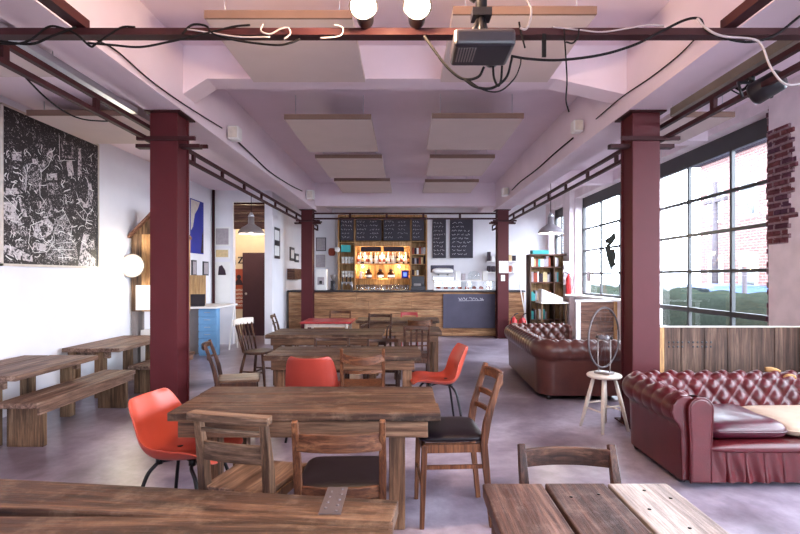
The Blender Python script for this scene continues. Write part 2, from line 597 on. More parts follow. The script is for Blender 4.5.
# ceiling: high middle bay, lower aisles
for a, b in (((-2.4, y0r, 3.55), (2.4, 14.5, 3.95)), ((-4.35, y0r, 3.2), (-2.4, 14.5, 3.95)), ((2.4, y0r, 3.45), (4.4, 14.5, 3.95)),
             ((-2.4, 11.67, 3.2), (-2.06, 14.5, 3.549)), ((2.06, 11.67, 3.2), (2.4, 14.5, 3.549))):
    struct(MB().box(a, b).build('ceiling', M['paint']))
for sx in (-1, 1):
    struct(MB().box((sx * 2.06, y0r, 2.94), (sx * 2.4, 11.66, 3.549)).build('ceiling_beam', M['beam_paint']))
for (a, b, z) in ((-2.2, -1.94, 3.24), (4.64, 4.9, 3.24), (11.4, 11.66, 3.02)):
    m = MB()
    m.box((-2.06, a, z), (2.06, b, 3.549))
    struct(m.build('ceiling_beam', M['beam_paint']))
    for sx, hw, hd in ((-1, 0.22, 0.14), (1, 0.66, 0.15)) if z > 3.1 else ():   # haunches where a cross beam meets the main beam
        m = MB()
        m.prism([(sx * 2.06, a, z), (sx * (2.06 - hw), a, z), (sx * 2.06, a, z - hd)], (0, b - a, 0))
        struct(m.build('ceiling_haunch', M['beam_paint']))
for y in (6.6, 9.6):
    struct(MB().box((2.4, y, 3.2), (4.0, y + 0.25, 3.45)).build('ceiling_joist', M['paint']))

struct(MB().box((-4.35, y0r, 0), (LW, 10.4, 3.2)).build('wall_left', M['wall']))
# right wall with its window openings
m = MB()
ys = y0r
for (a, b, z0, z1) in WINS:
    m.box((RW, ys, 0), (RW + 0.35, a, 3.45))
    m.box((RW, a, 0), (RW + 0.35, b, z0))
    m.box((RW, a, z1), (RW + 0.35, b, 3.45))
    ys = b
m.box((RW, ys, 0), (RW + 0.35, 14.5, 3.45))
struct(m.build('wall_right', M['pier']))
struct(MB().box((-4.35, y1r, 0), (RW, 14.5, 3.8)).build('wall_back', M['wall']))
# wall behind the camera; its unseen glazing is added for frontal light
m = MB()
m.box((-4.0, y0r, 0), (0.5, -4.2, 3.55)); m.box((3.7, y0r, 0), (4.0, -4.2, 3.55))
m.box((0.5, y0r, 0), (3.7, -4.2, 0.8)); m.box((0.5, y0r, 3.1), (3.7, -4.2, 3.55))
struct(m.build('wall_front', M['wall']))
# cross wall at the end of the left aisle, opening into a back room
m = MB()
m.box((-4.35, 10.4, 0), (-3.58, 10.56, 3.2))
m.box((-3.58, 10.4, 2.96), (-2.92, 10.56, 3.2))
m.box((-2.92, 10.4, 0), (-2.76, 10.56, 3.2))
struct(m.build('wall_cross', M['wall']))
struct(MB().box((-2.92, 10.56, 0), (-2.8, y1r, 3.2)).build('wall_partition', M['wall']))
m = MB()
m.box((-4.35, 12.0, 0), (-2.92, 12.12, 3.2))
m.box((-4.35, 10.56, 0), (-4.25, 12.0, 3.2))
struct(m.build('wall_room', M['cream']))
o = tag(MB().build if False else struct(MB().box((-3.88, 11.94, 0), (-3.34, 11.998, 1.98)).build('door_1', M['door'], bevel=0.004)), 'plain dark plum door in the cream back room', 'door')
MB().ball((0, 0, 0), 0.03, 10).build('door_knob', M['steel'], o, off=(0, 0, 0)).location = (-0.18, -0.055, 1.0)

# bare brick where the plaster is off, on the pier beside the near window
rnd = random.Random(3)
m = MB()
for r in range(32):
    z = 2.95 - 0.052 * r
    if z < 1.72:
        break
    ya = 5.5
    yb = 5.5 - rnd.uniform(0.25, 0.37) * (1.0 if z > 2.0 else 0.8)
    yy = ya - (0.0 if r % 2 else 0.045)
    m.box((RW - 0.008, yb - 0.03, z), (RW + 0.02, ya, z + 0.052))
    while yy > yb:
        m.box((RW - rnd.uniform(0.012, 0.03), yy - 0.088, z), (RW + 0.02, min(yy - 0.006, 5.5), z + 0.045))
        yy -= 0.094
struct(m.build('trim_1', M['brick'], bevel=0.004))
# ragged brick edge of the window reveal
m = MB()
for r in range(36):
    z = 0.6 + 0.075 * r
    m.box((RW + 0.0, 5.5, z), (RW + 0.19, 5.5 + rnd.uniform(0.015, 0.05), z + 0.066))
struct(m.build('trim_2', M['brick'], bevel=0.004))

# windows: dark steel frames, glass set 0.2 m into the wall
GX = RW + 0.2
def window(n, a, b, z0, z1, mull):
    m = MB()
    m.box((GX - 0.02, a, z1 - 0.23), (GX + 0.05, b, z1))
    m.box((GX - 0.03, a, z0), (GX + 0.04, b, z0 + 0.06))
    m.box((GX - 0.03, a, z0), (GX + 0.04, a + 0.05, z1))
    m.box((GX - 0.03, b - 0.05, z0), (GX + 0.04, b, z1))
    for y in mull:
        m.box((GX - 0.02, y - 0.022, z0), (GX + 0.03, y + 0.022, z1 - 0.2))
    for z, t in ((2.51, 0.022), (2.01, 0.022), (1.48, 0.022), (0.92, 0.035)):
        if z > z0 + 0.1:
            m.box((GX - 0.018, a, z - t), (GX + 0.028, b, z + t))
    o = struct(m.build('window_%d' % n, M['frame_dark'], bevel=0.004))
    g = MB().box((GX + 0.004, a + 0.02, z0 + 0.02), (GX + 0.01, b - 0.02, z1 - 0.02)).build('glass_pane', M['glass'], o, off=o.location)
    return o
window(1, *WINS[1], [5.45 + 0.97 * k for k in (1, 2)])
window(2, *WINS[2], [9.75, 10.71])
window(3, *WINS[3], [12.85, 13.4])
window(4, *WINS[0], [-2.2 + 0.97 * k for k in range(7)])
m = MB()
for k in range(5):
    x = 0.5 + 3.2 * k / 4
    m.box((x - 0.03, -4.32, 0.8), (x + 0.03, -4.26, 3.1))
for z in (0.8, 1.5, 2.3, 3.04):
    m.box((0.5, -4.32, z), (3.7, -4.26, z + 0.06))
o = struct(m.build('window_5', M['frame_dark']))  # unseen window, added to brighten the room from the camera side
MB().box((0.5, -4.295, 0.8), (3.7, -4.288, 3.1)).build('glass_pane', M['glass'], o, off=o.location)
# sills and reveals
struct(MB().box((RW - 0.04, 5.52, 0.51), (GX - 0.03, 8.43, 0.55)).build('trim_3', M['white']))
struct(MB().box((RW - 0.10, 8.9, 0.94), (GX - 0.03, 11.8, 0.985)).build('trim_4', M['white']))
m = MB()
m.box((RW - 0.09, 8.5, 0), (RW, 8.9, 3.45)); m.box((RW - 0.12, 11.8, 0), (RW, 12.28, 3.45))
struct(m.build('trim_5', M['pier'], bevel=0.01))
# dark pipe in the corner by the cross wall
struct(MB().tube([(-3.96, 10.34, 0), (-3.96, 10.34, 3.2)], 0.03).build('trim_6', M['dark_steel']))
struct(MB().box((-2.08, 14.16, 0), (-1.98, y1r, 3.3)).build('trim_7', M['wall']))

# ================================================================== STEELWORK
def column(x, y, label):
    t = thing('steel_column', label, 'column', (x, y, 0), 0, 'oxide red steel columns')
    m = MB()
    m.box((-0.112, -0.105, 0), (0.112, 0.105, 2.93))
    m.build('web', M['red_steel'], t, bevel=0.004)
    m = MB()
    m.box((-0.128, -0.13, 0), (0.128, -0.108, 2.93)); m.box((-0.128, 0.108, 0), (0.128, 0.13, 2.93))
    m.build('flange', M['red_steel'], t, bevel=0.004)
    MB().box((-0.17, -0.17, 2.925), (0.17, 0.17, 2.94)).build('cap_plate', M['dark_steel'], t)
    MB().box((-0.17, -0.17, 0), (0.17, 0.17, 0.015)).build('base_plate', M['dark_steel'], t)
    m = MB()
    for sx in (-1, 1):
        m.box((-0.24, -0.16 if sx < 0 else 0.132, 2.665), (0.30, -0.132 if sx < 0 else 0.16, 2.70))
    m.box((-0.30, -0.06, 2.62), (-0.112, 0.02, 2.655)); m.box((0.112, -0.06, 2.62), (0.30, 0.02, 2.655))
    m.build('bracket', M['dark_steel'], t)
    return t
column(-2.24, 4.77, 'big dark red steel column between the wall benches and the tables')
column(2.24, 4.77, 'big dark red steel column at the end of the oxblood sofa')
column(-2.24, 11.53, 'slim looking red steel column at the left end of the bar')
column(2.24, 11.53, 'slim looking red steel column with white notices at the right of the bar')

def ladder(name, p, q, label, step=0.88, dz=0.118, w=0.04):
    p, q = Vector(p), Vector(q)
    t = thing(name, label, 'steel truss', p, 0, 'ladder trusses under the ceiling')
    d = q - p
    n = max(1, int(d.length / step))
    MB().sweep([(0, 0, 0), d], Z, 0.035, w).build('bottom_rail', M['dark_steel'], t)
    MB().sweep([(0, 0, dz), d + Z * dz], Z, 0.035, w).build('top_rail', M['dark_steel'], t)
    for i in range(n + 1):
        c = d * (i / n)
        MB().sweep([c + Z * 0.017, c + Z * (dz - 0.017)], d, 0.05, w * 0.8).build('web_plate', M['dark_steel'], t)
    return t
ladder('ladder_truss', (-2.43, -1.5, 2.70), (-2.43, 13.9, 2.70), 'dark red ladder truss running along the left columns')
ladder('ladder_truss', (2.43, -1.5, 2.70), (2.43, 13.9, 2.70), 'dark red ladder truss running along the right columns')
ladder('ladder_truss', (-2.08, 11.36, 2.725), (2.08, 11.36, 2.725), 'dark ladder truss crossing over the bar', 0.75)
# main cross beam near the camera, wrapped in cables
t = thing('steel_beam', 'dark red steel beam wrapped in cables across the near ceiling', 'beam', (0, 2.79, 2.736))
MB().box((-2.40, -0.022, 0.008), (2.40, 0.022, 0.044)).build('web', M['dark_steel'], t)
MB().box((-2.40, -0.035, 0), (2.40, 0.035, 0.008)).build('bottom_flange', M['dark_steel'], t)
for sx, lab in ((-1, 'short dark steel bar running back from the near beam, left side'), (1, 'short dark steel bar running back from the near beam, right side')):
    tag(MB().box((sx * 1.80 - 0.035, -0.5, 2.7805), (sx * 1.80 + 0.035, 2.80, 2.835)).build('steel_bar', M['dark_steel']), lab, 'steel bar', 'bars joining the near beam')
tag(MB().box((2.44, 2.2, 2.88), (2.52, 4.6, 2.95)).build('cable_tray', plain('olive_tray_paint', col(112, 98, 84), 0.6)), 'long olive cable tray beside the right main beam', 'cable tray')
tag(MB().box((-2.62, 2.4, 2.90), (-2.46, 4.6, 2.95)).build('cable_duct', M['steel']), 'long silvery duct beside the left main beam', 'duct')

# ================================================================== HANGING PANELS
def hang(x0, x1, ya, yb, z, ztop, label):
    t = thing('acoustic_panel', label, 'acoustic panel', ((x0 + x1) / 2, (ya + yb) / 2, z), 0, 'beige panels hung under the ceiling')
    a, b = (x1 - x0) / 2, (yb - ya) / 2
    MB().box((-a, -b + 0.02, 0), (a, b, 0.05)).build('felt_board', M['panel'], t)
    MB().box((-a, -b, 0), (a, -b + 0.02, 0.055)).build('edge_strip', M['panel_edge'], t)
    for sx in (-1, 1):
        for sy in (-1, 1):
            MB().tube([(sx * a * 0.8, sy * b * 0.8, 0.05), (sx * a * 0.8, sy * b * 0.8, ztop - z - 0.024)], 0.004, 5).build('wire', M['steel'], t)
PZ = 3.2
for (px0, px1, yf, yb_, lab) in ((204, 352, 18, 88, 'largest beige ceiling panel, above left of the projector'), (284, 371, 119, 152, 'second beige ceiling panel in the left row'),
                            (315, 382, 158, 178, 'third beige ceiling panel in the left row'), (334, 390, 181, 193, 'last beige ceiling panel in the left row, nearest the bar'),
                            (453, 597, 14, 87, 'large beige ceiling panel above right of the projector'), (432, 524, 118, 150, 'second beige ceiling panel in the right row'),
                            (430, 495, 158, 176, 'third beige ceiling panel in the right row'), (425, 479, 182, 193, 'last beige ceiling panel in the right row, nearest the bar')):
    da, db = (PZ - H) * F / (VY - yf), (PZ - H) * F / (VY - yb_)
    hang((px0 - VX) * da / F, (px1 - VX) * da / F, da, (4.62 if 4.6 < db < 5 else min(db, 11.38)), PZ, 3.55, lab)
hang(-3.75, -2.66, 3.3, 4.0, 3.0, 3.2, 'beige panel under the left aisle ceiling, nearest the camera')
hang(-3.75, -2.72, 4.95, 6.0, 3.0, 3.2, 'beige panel under the left aisle ceiling, before the big column')
hang(2.75, 3.4, 5.15, 6.2, 3.05, 3.45, 'beige panel under the right aisle ceiling')

# ================================================================== LAMPS
def spot(x, label):
    t = thing('spot_lamp', label, 'spot lamp', (x, 2.60, 2.81), 0, 'spot lamps on the near beam')
    MB().lathe([(0.035, 0.16), (0.045, 0.15), (0.05, 0.06), (0.075, 0.0), (0.07, 0.0)], 20, xf=Matrix.Rotation(-PI / 2, 4, 'X')).build('lamp_can', M['black_metal'], t)
    MB().ball((0, 0, 0), 0.06, 18, sq=(1.1, 0.4, 1.1)).build('bulb', M['bulb'], t)
    MB().tube([(0, 0.15, 0), (0, 0.19, 0.01), (0, 0.19, -0.012)], 0.012, 6).build('clamp', M['black_metal'], t)
    lamp('spot_light', 'POINT', (x, 2.50, 2.80), 48, (1.0, 0.72, 0.44), 0.06)
    return t
spot(-0.217, 'dazzling warm spot lamp on the near beam, left of the pair')
spot(0.064, 'dazzling warm spot lamp on the near beam, beside the projector')

def pendant(loc, r, label, top, mat):
    t = thing('pendant_lamp', label, 'pendant lamp', loc, 0, 'enamel pendant lamps')
    k = r / 0.23
    MB().lathe([(0.052 * k, 0.30 * k), (0.055 * k, 0.18 * k), (0.09 * k, 0.15 * k), (0.16 * k, 0.11 * k), (0.215 * k, 0.05 * k), (0.23 * k, 0.0), (0.222 * k, 0.0), (0.205 * k, 0.05 * k), (0.15 * k, 0.10 * k), (0.05 * k, 0.15 * k)], 28).build('lamp_shade', mat, t)
    MB().lathe([(0.02 * k, 0.38 * k), (0.03 * k, 0.36 * k), (0.056 * k, 0.31 * k), (0.04 * k, 0.30 * k)], 16).build('collar', M['steel'], t)
    MB().ball((0, 0, 0.07 * k), 0.06 * k, 12).build('bulb', M['bulb_soft'], t)
    MB().tube([(0, 0, 0.37 * k), (0, 0, top - loc[2])], 0.006, 6).build('cord', M['cable'], t)
    lamp('pendant_light', 'POINT', (loc[0], loc[1], loc[2] - 0.03), 22, (1.0, 0.90, 0.76), 0.06)
    return t
pendant((-2.43, 7.9, 2.08), 0.205, 'grey enamel pendant lamp under the left ladder truss', 2.69, M['grey'])
pendant((2.74, 9.4, 2.22), 0.235, 'pale enamel pendant lamp near the far right window', 3.44, plain('pale_grey_enamel', col(150, 142, 148), 0.4))

# projector on the beam
t = thing('projector', 'black projector hanging from the near ceiling beam', 'projector', (0.40, 2.62, 2.555))
MB().box((-0.155, -0.13, 0), (0.155, 0.13, 0.09)).build('body', M['black'], t, bevel=0.022, seg=3)
MB().lathe([(0.04, 0), (0.04, 0.03), (0.03, 0.032), (0.028, 0.01)], 18, xf=Matrix.Translation((0.08, 0.16, 0.045)) @ Matrix.Rotation(PI / 2, 4, 'X')).build('lens', M['black_metal'], t)
m = MB()
for k in range(7):
    m.box((-0.13 + 0.014 * k, -0.1, -0.004), (-0.124 + 0.014 * k, 0.06, 0.001))
m.build('vent', M['grey'], t)
m = MB()
for (a, b) in ((-0.06, 0), (0.04, 0.02), (-0.01, -0.05)):
    m.tube([(a, b, 0.088), (a * 0.5, b * 0.5 , 0.16), (0, 0, 0.22)], 0.014, 6)
m.box((-0.05, -0.04, 0.20), (0.05, 0.05, 0.24))
m.tube([(0, 0, 0.22), (0, 0.0, 0.99)], 0.03, 8)
m.tube([(-0.05, 0.02, 0.3), (0.03, -0.03, 0.42), (-0.03, 0.02, 0.5)], 0.02, 6)
m.build('ceiling_bracket', M['black_metal'], t)

# ------------------------------------------------------------------ cables
def cable(pts, r, mat, label, name='cable', group='cables on the near ceiling beam', n=6):
    o = MB().tube(smooth_pts(pts, 6), r, n).build(name, mat)
    return tag(o, label, 'cable', group)
def pp(d, *pxs):
    return [at(x, y, d) for (x, y) in pxs]
K, W_ = M['cable'], M['white_cable']
cable(pp(2.745, (-8, 43), (14, 44), (30, 40), (48, 27), (62, 28), (76, 34), (90, 46), (96, 44), (120, 28), (135, 27)), 0.006, K, 'black cable wound round the left end of the near beam')
cable(pp(2.745, (-8, 40), (30, 44), (52, 36), (76, 27)), 0.007, K, 'short black cable at the far left end of the near beam')
cable(pp(2.745, (88, 43), (112, 45), (140, 47), (168, 42), (195, 36), (232, 27), (250, 25)), 0.006, K, 'black cable sagging below the near beam, left of the coil')
cable(pp(2.745, (182, 34), (192, 25), (206, 26), (214, 34), (240, 41), (275, 45), (290, 43), (300, 39)), 0.006, K, 'black cable looping down from the near beam by the white coil')
cable(pp(2.745, (186, 29), (212, 33), (240, 37), (270, 37)), 0.0045, W_, 'white cable along the near beam, left side')
cable(pp(2.745, (263, 24), (261, 31), (270, 34), (280, 29), (288, 28), (290, 34), (284, 39)), 0.005, W_, 'white cable coiled in an S on the near beam')
cable(pp(2.745, (334, 25), (342, 27), (342, 34), (335, 37), (320, 38)), 0.0045, W_, 'white cable looped beside the left spot lamp')
cable(pp(2.66, (424, 36), (434, 50), (448, 68), (463, 79), (478, 77), (484, 67)), 0.007, K, 'black cable hanging left of the projector')
cable(pp(2.66, (464, 79), (476, 87), (492, 88), (506, 78), (511, 62), (512, 56)), 0.007, K, 'black cable looping under the projector')
cable(pp(2.66, (468, 80), (484, 90), (500, 91), (514, 79), (520, 66), (521, 58)), 0.004, K, 'thin black cable looping lowest under the projector')
cable(pp(2.62, (493, 66), (494, 78), (498, 86), (501, 80), (502, 66)), 0.006, K, 'short black cable loop at the projector bottom')
cable(pp(2.745, (511, 56), (530, 59), (560, 60), (600, 55), (634, 45), (660, 32), (685, 20), (700, 19), (706, 30), (724, 38), (750, 42), (775, 35), (800, 16)), 0.007, K, 'long black cable sagging from the projector to the right end of the beam')
cable(pp(2.745, (564, 29), (566, 60), (567, 82), (566, 100), (569, 112)), 0.004, K, 'thin black cable hanging straight down right of the projector')
cable(pp(2.745, (566, 42), (573, 43), (578, 36), (579, 29)), 0.005, K, 'small black cable hook on the near beam')
cable(pp(2.752, (552, 27), (580, 30), (602, 32), (630, 28), (650, 25), (664, 26)), 0.0045, W_, 'white cable draped on the near beam, right side')
cable(pp(2.64, (697, 18), (706, 28), (722, 36), (752, 39), (762, 46), (770, 66), (782, 82), (795, 85), (806, 80)), 0.006, W_, 'white cable drooping at the top right corner')
cable(pp(2.66, (526, -2), (531, 8), (530, 20), (526, 29), (520, 28)), 0.006, W_, 'white cable bundle hanging beside the projector')
cable(pp(2.745, (519, 22), (521, 32), (525, 48)), 0.005, K, 'short black tail behind the projector')
tag(MB().sweep(pp(2.745, (544, 34), (544, 57)), X, 0.022, 0.012).build('strap', K), 'black strap hanging from the near beam', 'strap')
def pz(x, *pxs):      # points on the plane X = x
    return [at(px, py, x * F / (px - VX)) for (px, py) in pxs]
cable(pz(-2.04, (97, 40), (118, 52), (150, 80), (185, 105), (222, 128)), 0.006, K, 'black cable along the left main beam, before the first speaker', group='cables on the main beams')
cable(pz(-2.04, (236, 140), (252, 155), (270, 172), (290, 185), (302, 191)), 0.009, K, 'black cable along the left main beam between the speakers', group='cables on the main beams')
cable(pz(2.04, (697, 37), (678, 56), (650, 78), (622, 97), (596, 119)), 0.006, K, 'black cable along the right main beam, before the speaker', group='cables on the main beams')
cable(pz(2.04, (573, 138), (555, 153), (536, 170), (520, 182), (512, 190)), 0.010, K, 'black cable along the right main beam, beyond the speaker', group='cables on the main beams')
cable(pz(-2.45, (26, 78), (45, 97), (65, 112), (82, 119), (100, 121), (112, 121)), 0.006, K, 'thin black cable sagging below the left ladder truss', group='cables on the main beams')

def speaker(px, py, x, sz, label):
    p = at(px, py, x * F / (px - VX))
    t = thing('speaker', label, 'speaker', (p.x - math.copysign(sz * 0.5, x), p.y, p.z - sz / 2), 0, 'white wall speakers')
    MB().box((-sz / 2 * 0.8, -sz / 2, 0), (sz / 2 * 0.8, sz / 2, sz)).build('body', M['white'], t, bevel=sz * 0.12)
    MB().box((-sz * 0.3, -sz / 2 - 0.008, sz * 0.12), (sz * 0.3, -sz / 2 + 0.002, sz * 0.88)).build('grille', M['offwhite'], t)
    sx = 1 if x > 0 else -1
    MB().box((sx * sz * 0.35, -0.02, sz * 0.4), (sx * sz * 0.5, 0.02, sz * 0.6)).build('bracket', M['steel'], t)
speaker(228, 134, -2.06, 0.16, 'white speaker on the left main beam above the pendant lamp')
speaker(306, 195, -2.06, 0.19, 'white speaker at the far end of the left main beam')
speaker(583, 127, 2.06, 0.14, 'white speaker on the right main beam')
speaker(509, 192, 2.06, 0.16, 'white speaker at the far end of the right main beam')

# dark stage lamp and clutter on the right truss
t = thing('stage_lamp', 'black stage lamp clamped on the right ladder truss', 'stage lamp', (2.43, 3.5, 2.62))
MB().lathe([(0.05, 0.2), (0.075, 0.18), (0.08, 0.02), (0.07, 0.0)], 16, xf=Matrix.Translation((0.0, 0, 0.05)) @ Matrix.Rotation(1.2, 4, 'X') @ Matrix.Rotation(0.5, 4, 'Y')).build('lamp_can', M['black_metal'], t)
m = MB().tube([(-0.1, -0.05, 0.02), (-0.1, 0, 0.14), (0.1, 0, 0.14), (0.1, -0.05, 0.02)], 0.012, 6)
m.tube([(0, 0, 0.14), (0, 0, 0.2)], 0.02, 6)
m.build('yoke', M['black_metal'], t)
cable(pz(2.55, (722, 84), (735, 92), (748, 97), (765, 96), (776, 88), (780, 76)), 0.005, K, 'thin black cable below the stage lamp', group='cables on the main beams')
cable(pz(2.5, (716, 92), (728, 84), (742, 90), (752, 82), (764, 84)), 0.012, K, 'thick black cable bunched on the right ladder truss', group='cables on the main beams')

# ================================================================== PLANK TABLES AND BENCHES
def plank_table(label, x0, x1, ya, yb, z, along='X', n=3, group='plank tables', over=0.10, inset=0.22, gap=0.012, apron=0.09, thick=0.05, leg=0.09, seed=1, mats=None, name='plank_table', kind='table', legs=True):
    rn = random.Random(seed)
    cx, cy = (x0 + x1) / 2, (ya + yb) / 2
    t = thing(name, label, kind, (cx, cy, 0), 0, group)
    a, b = (x1 - x0) / 2, (yb - ya) / 2
    top, lg, ap = mats or (M['table_x' if along == 'X' else 'table_y'], M['table_z'], M['table_x' if along == 'X' else 'table_y'])
    for k in range(n):
        m = MB()
        if along == 'X':
            w = 2 * b / n
            m.box((-a + rn.uniform(0, 0.02), -b + w * k + gap / 2, z - thick + rn.uniform(-.002, .002)), (a - rn.uniform(0, 0.02), -b + w * (k + 1) - gap / 2, z - rn.uniform(0, 0.003)))
        else:
            w = 2 * a / n
            m.box((-a + w * k + gap / 2, -b + rn.uniform(0, 0.01), z - thick), (-a + w * (k + 1) - gap / 2, b - rn.uniform(0, 0.012), z - rn.uniform(0, 0.003)))
        m.build('plank', top, t, bevel=0.005)
    zl = z - thick - 0.002
    if legs:
        if along == 'X':
            xs, yl = a - inset, b - over
        else:
            xs, yl = a - over, b - inset
        for sx in (-1, 1):
            for sy in (-1, 1):
                MB().box((sx * xs - leg / 2, sy * yl - leg / 2, 0), (sx * xs + leg / 2, sy * yl + leg / 2, zl)).build('leg', lg, t, bevel=0.006)
        for sy in (-1, 1):
            if along == 'X':
                MB().box((-a + 0.07, sy * (yl + leg / 2 + 0.012) - 0.011, zl - apron), (a - 0.07, sy * (yl + leg / 2 + 0.012) + 0.011, zl)).build('apron', M['apron_x'], t, bevel=0.004)
            else:
                MB().box((-xs, sy * yl - 0.02, zl - apron), (xs, sy * yl + 0.02, zl)).build('apron', M['table_x'], t, bevel=0.004)
    return t

ZT = 0.66
def slab_legs(t, a, b, z, leg=0.1):
    pass
T1 = plank_table('long plank table cropped by the bottom edge, with a metal strap on top', -1.75, -0.035, 1.13, 1.77, ZT, 'X', 3, seed=5, gap=0.010, inset=0.3)
# metal strap let into the near table
m = MB()
m.box((-0.035, -0.098, 0), (0.035, 0.098, 0.003))
for k in range(9):
    m.lathe([(0.006, 0.003), (0.005, 0.0055), (0.001, 0.006)], 8, xf=Matrix.Translation((0.018 * (-1) ** k, -0.08 + 0.02 * k, 0)))
m.build('metal_strap', plain('dull_strap_metal', col(104, 94, 98), 0.45, 0.6), T1, off=None).location = (-0.235 + 0.8925, 1.655 - 1.45, ZT + 0.0005)
T1.children[-1]['label'] = 'perforated metal strap'
T1.children[-1].rotation_euler = (0, 0, -0.12)
T1R = plank_table('small plank table at the bottom right with lengthwise boards and a worn edge board paled by painted-in sheen', 0.272, 0.948, 0.95, 1.80, ZT, 'Y', 3, seed=9, gap=0.012, over=0.07, inset=0.12)
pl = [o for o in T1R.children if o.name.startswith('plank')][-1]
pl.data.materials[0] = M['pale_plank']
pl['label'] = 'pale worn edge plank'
m = MB()
for (x, y) in ((0.22, 0.36), (0.28, 0.30), (0.23, 0.10), (0.31, 0.02), (0.20, -0.12), (0.30, -0.2), (0.05, 0.33), (-0.05, 0.31), (0.17, 0.22)):
    m.lathe([(0.006, 0.0), (0.005, 0.002), (0.001, 0.002)], 8, xf=Matrix.Translation((x, y, ZT - 0.001)))
m.build('screw_heads', M['black_metal'], T1R)
T2 = plank_table('largest fully seen plank table, ringed by mixed chairs', -1.317, 0.196, 2.72, 3.39, ZT, 'X', 3, seed=2, inset=0.24, over=0.09)
T3 = plank_table('plank table behind the red chair, third from the camera', -1.34, 0.16, 4.70, 5.36, ZT, 'X', 3, seed=3, inset=0.14)
T4 = plank_table('fourth plank table from the camera, left of the slatted chair', -1.80, -0.28, 6.40, 7.22, ZT, 'X', 4, seed=4, inset=0.14)
T5 = plank_table('short square plank table behind the slatted chair', -0.20, 0.51, 6.75, 7.5, ZT, 'X', 3, seed=6, inset=0.10)
T6 = plank_table('plank table nearest to the bar front', -0.85, 0.60, 8.5, 9.2, 0.66, 'X', 3, seed=7, inset=0.14)
# red topped table
t = thing('red_table', 'red topped table with white legs near the left end of the bar', 'table', (-1.30, 8.55, 0))
MB().box((-0.42, -0.38, 0.63), (0.42, 0.38, 0.665)).build('tabletop', M['red_table'], t, bevel=0.01)
for sx in (-1, 1):
    for sy in (-1, 1):
        MB().tube([(sx * 0.33, sy * 0.3, 0.63), (sx * 0.36, sy * 0.33, 0)], [0.026, 0.018], 10).build('leg', M['offwhite'], t)
MB().box((-0.33, -0.3, 0.57), (0.33, 0.3, 0.63)).build('apron', M['offwhite'], t)

# benches and low tables along the left wall
def wall_bench(label, x0, x1, ya, yb, z, kind, group, thick=0.045, foot=0.05, seed=1, n=2, w_leg=None):
    rn = random.Random(seed)
    t = thing('plank_bench' if kind == 'bench' else 'low_table', label, kind, ((x0 + x1) / 2, (ya + yb) / 2, 0), 0, group)
    a, b = (x1 - x0) / 2, (yb - ya) / 2
    for k in range(n):
        w = 2 * a / n
        MB().box((-a + w * k + 0.003, -b + rn.uniform(0, 0.03), z - thick), (-a + w * (k + 1) - 0.003, b - rn.uniform(0, 0.03), z)).build('plank', M['bench_y'], t, bevel=0.005)
    for sy in (-1, 1):
        if kind == 'bench':
            MB().box((-a + 0.02, sy * (b - 0.14) - foot / 2, 0), (a - 0.03, sy * (b - 0.14) + foot / 2, z - thick - 0.001)).build('slab_leg', M['bench_z'], t, bevel=0.005)
        else:
            for sx in (-1, 1):
                MB().box((sx * (a - 0.10) - (0.05 if sx < 0 else 0.21), sy * (b - 0.10) - 0.045, 0), (sx * (a - 0.10) + (0.05 if sx < 0 else -0.11), sy * (b - 0.10) + 0.045, z - thick - 0.001)).build('leg', M['bench_z'], t, bevel=0.005)
    if kind == 'bench':
        MB().box((a - 0.03, -b + 0.05, z - thick - 0.06), (a - 0.008, b - 0.05, z - thick - 0.001)).build('apron', M['bench_y'], t, bevel=0.003)
    else:
        for sy in (-1, 1):
            MB().box((-a + 0.15, sy * (b - 0.10) - 0.02, z - thick - 0.08), (a - 0.15, sy * (b - 0.10) + 0.02, z - thick - 0.001)).build('apron', M['bench_y'], t, bevel=0.003)
    return t
wall_bench('low rustic table by the left wall, under the mural', -3.90, -3.14, 4.02, 5.14, 0.60, 'table', 'low tables along the left wall', seed=1, n=3)
wall_bench('low rustic table by the left wall, behind the big left column', -3.95, -3.28, 5.72, 7.05, 0.58, 'table', 'low tables along the left wall', seed=2, n=3)
wall_bench('long low bench in front of the wall table under the mural', -3.30, -2.95, 4.0, 5.5, 0.385, 'bench', 'benches along the left wall', seed=3)
wall_bench('low bench half hidden by the big left column', -3.27, -2.97, 5.88, 7.08, 0.35, 'bench', 'benches along the left wall', seed=4)

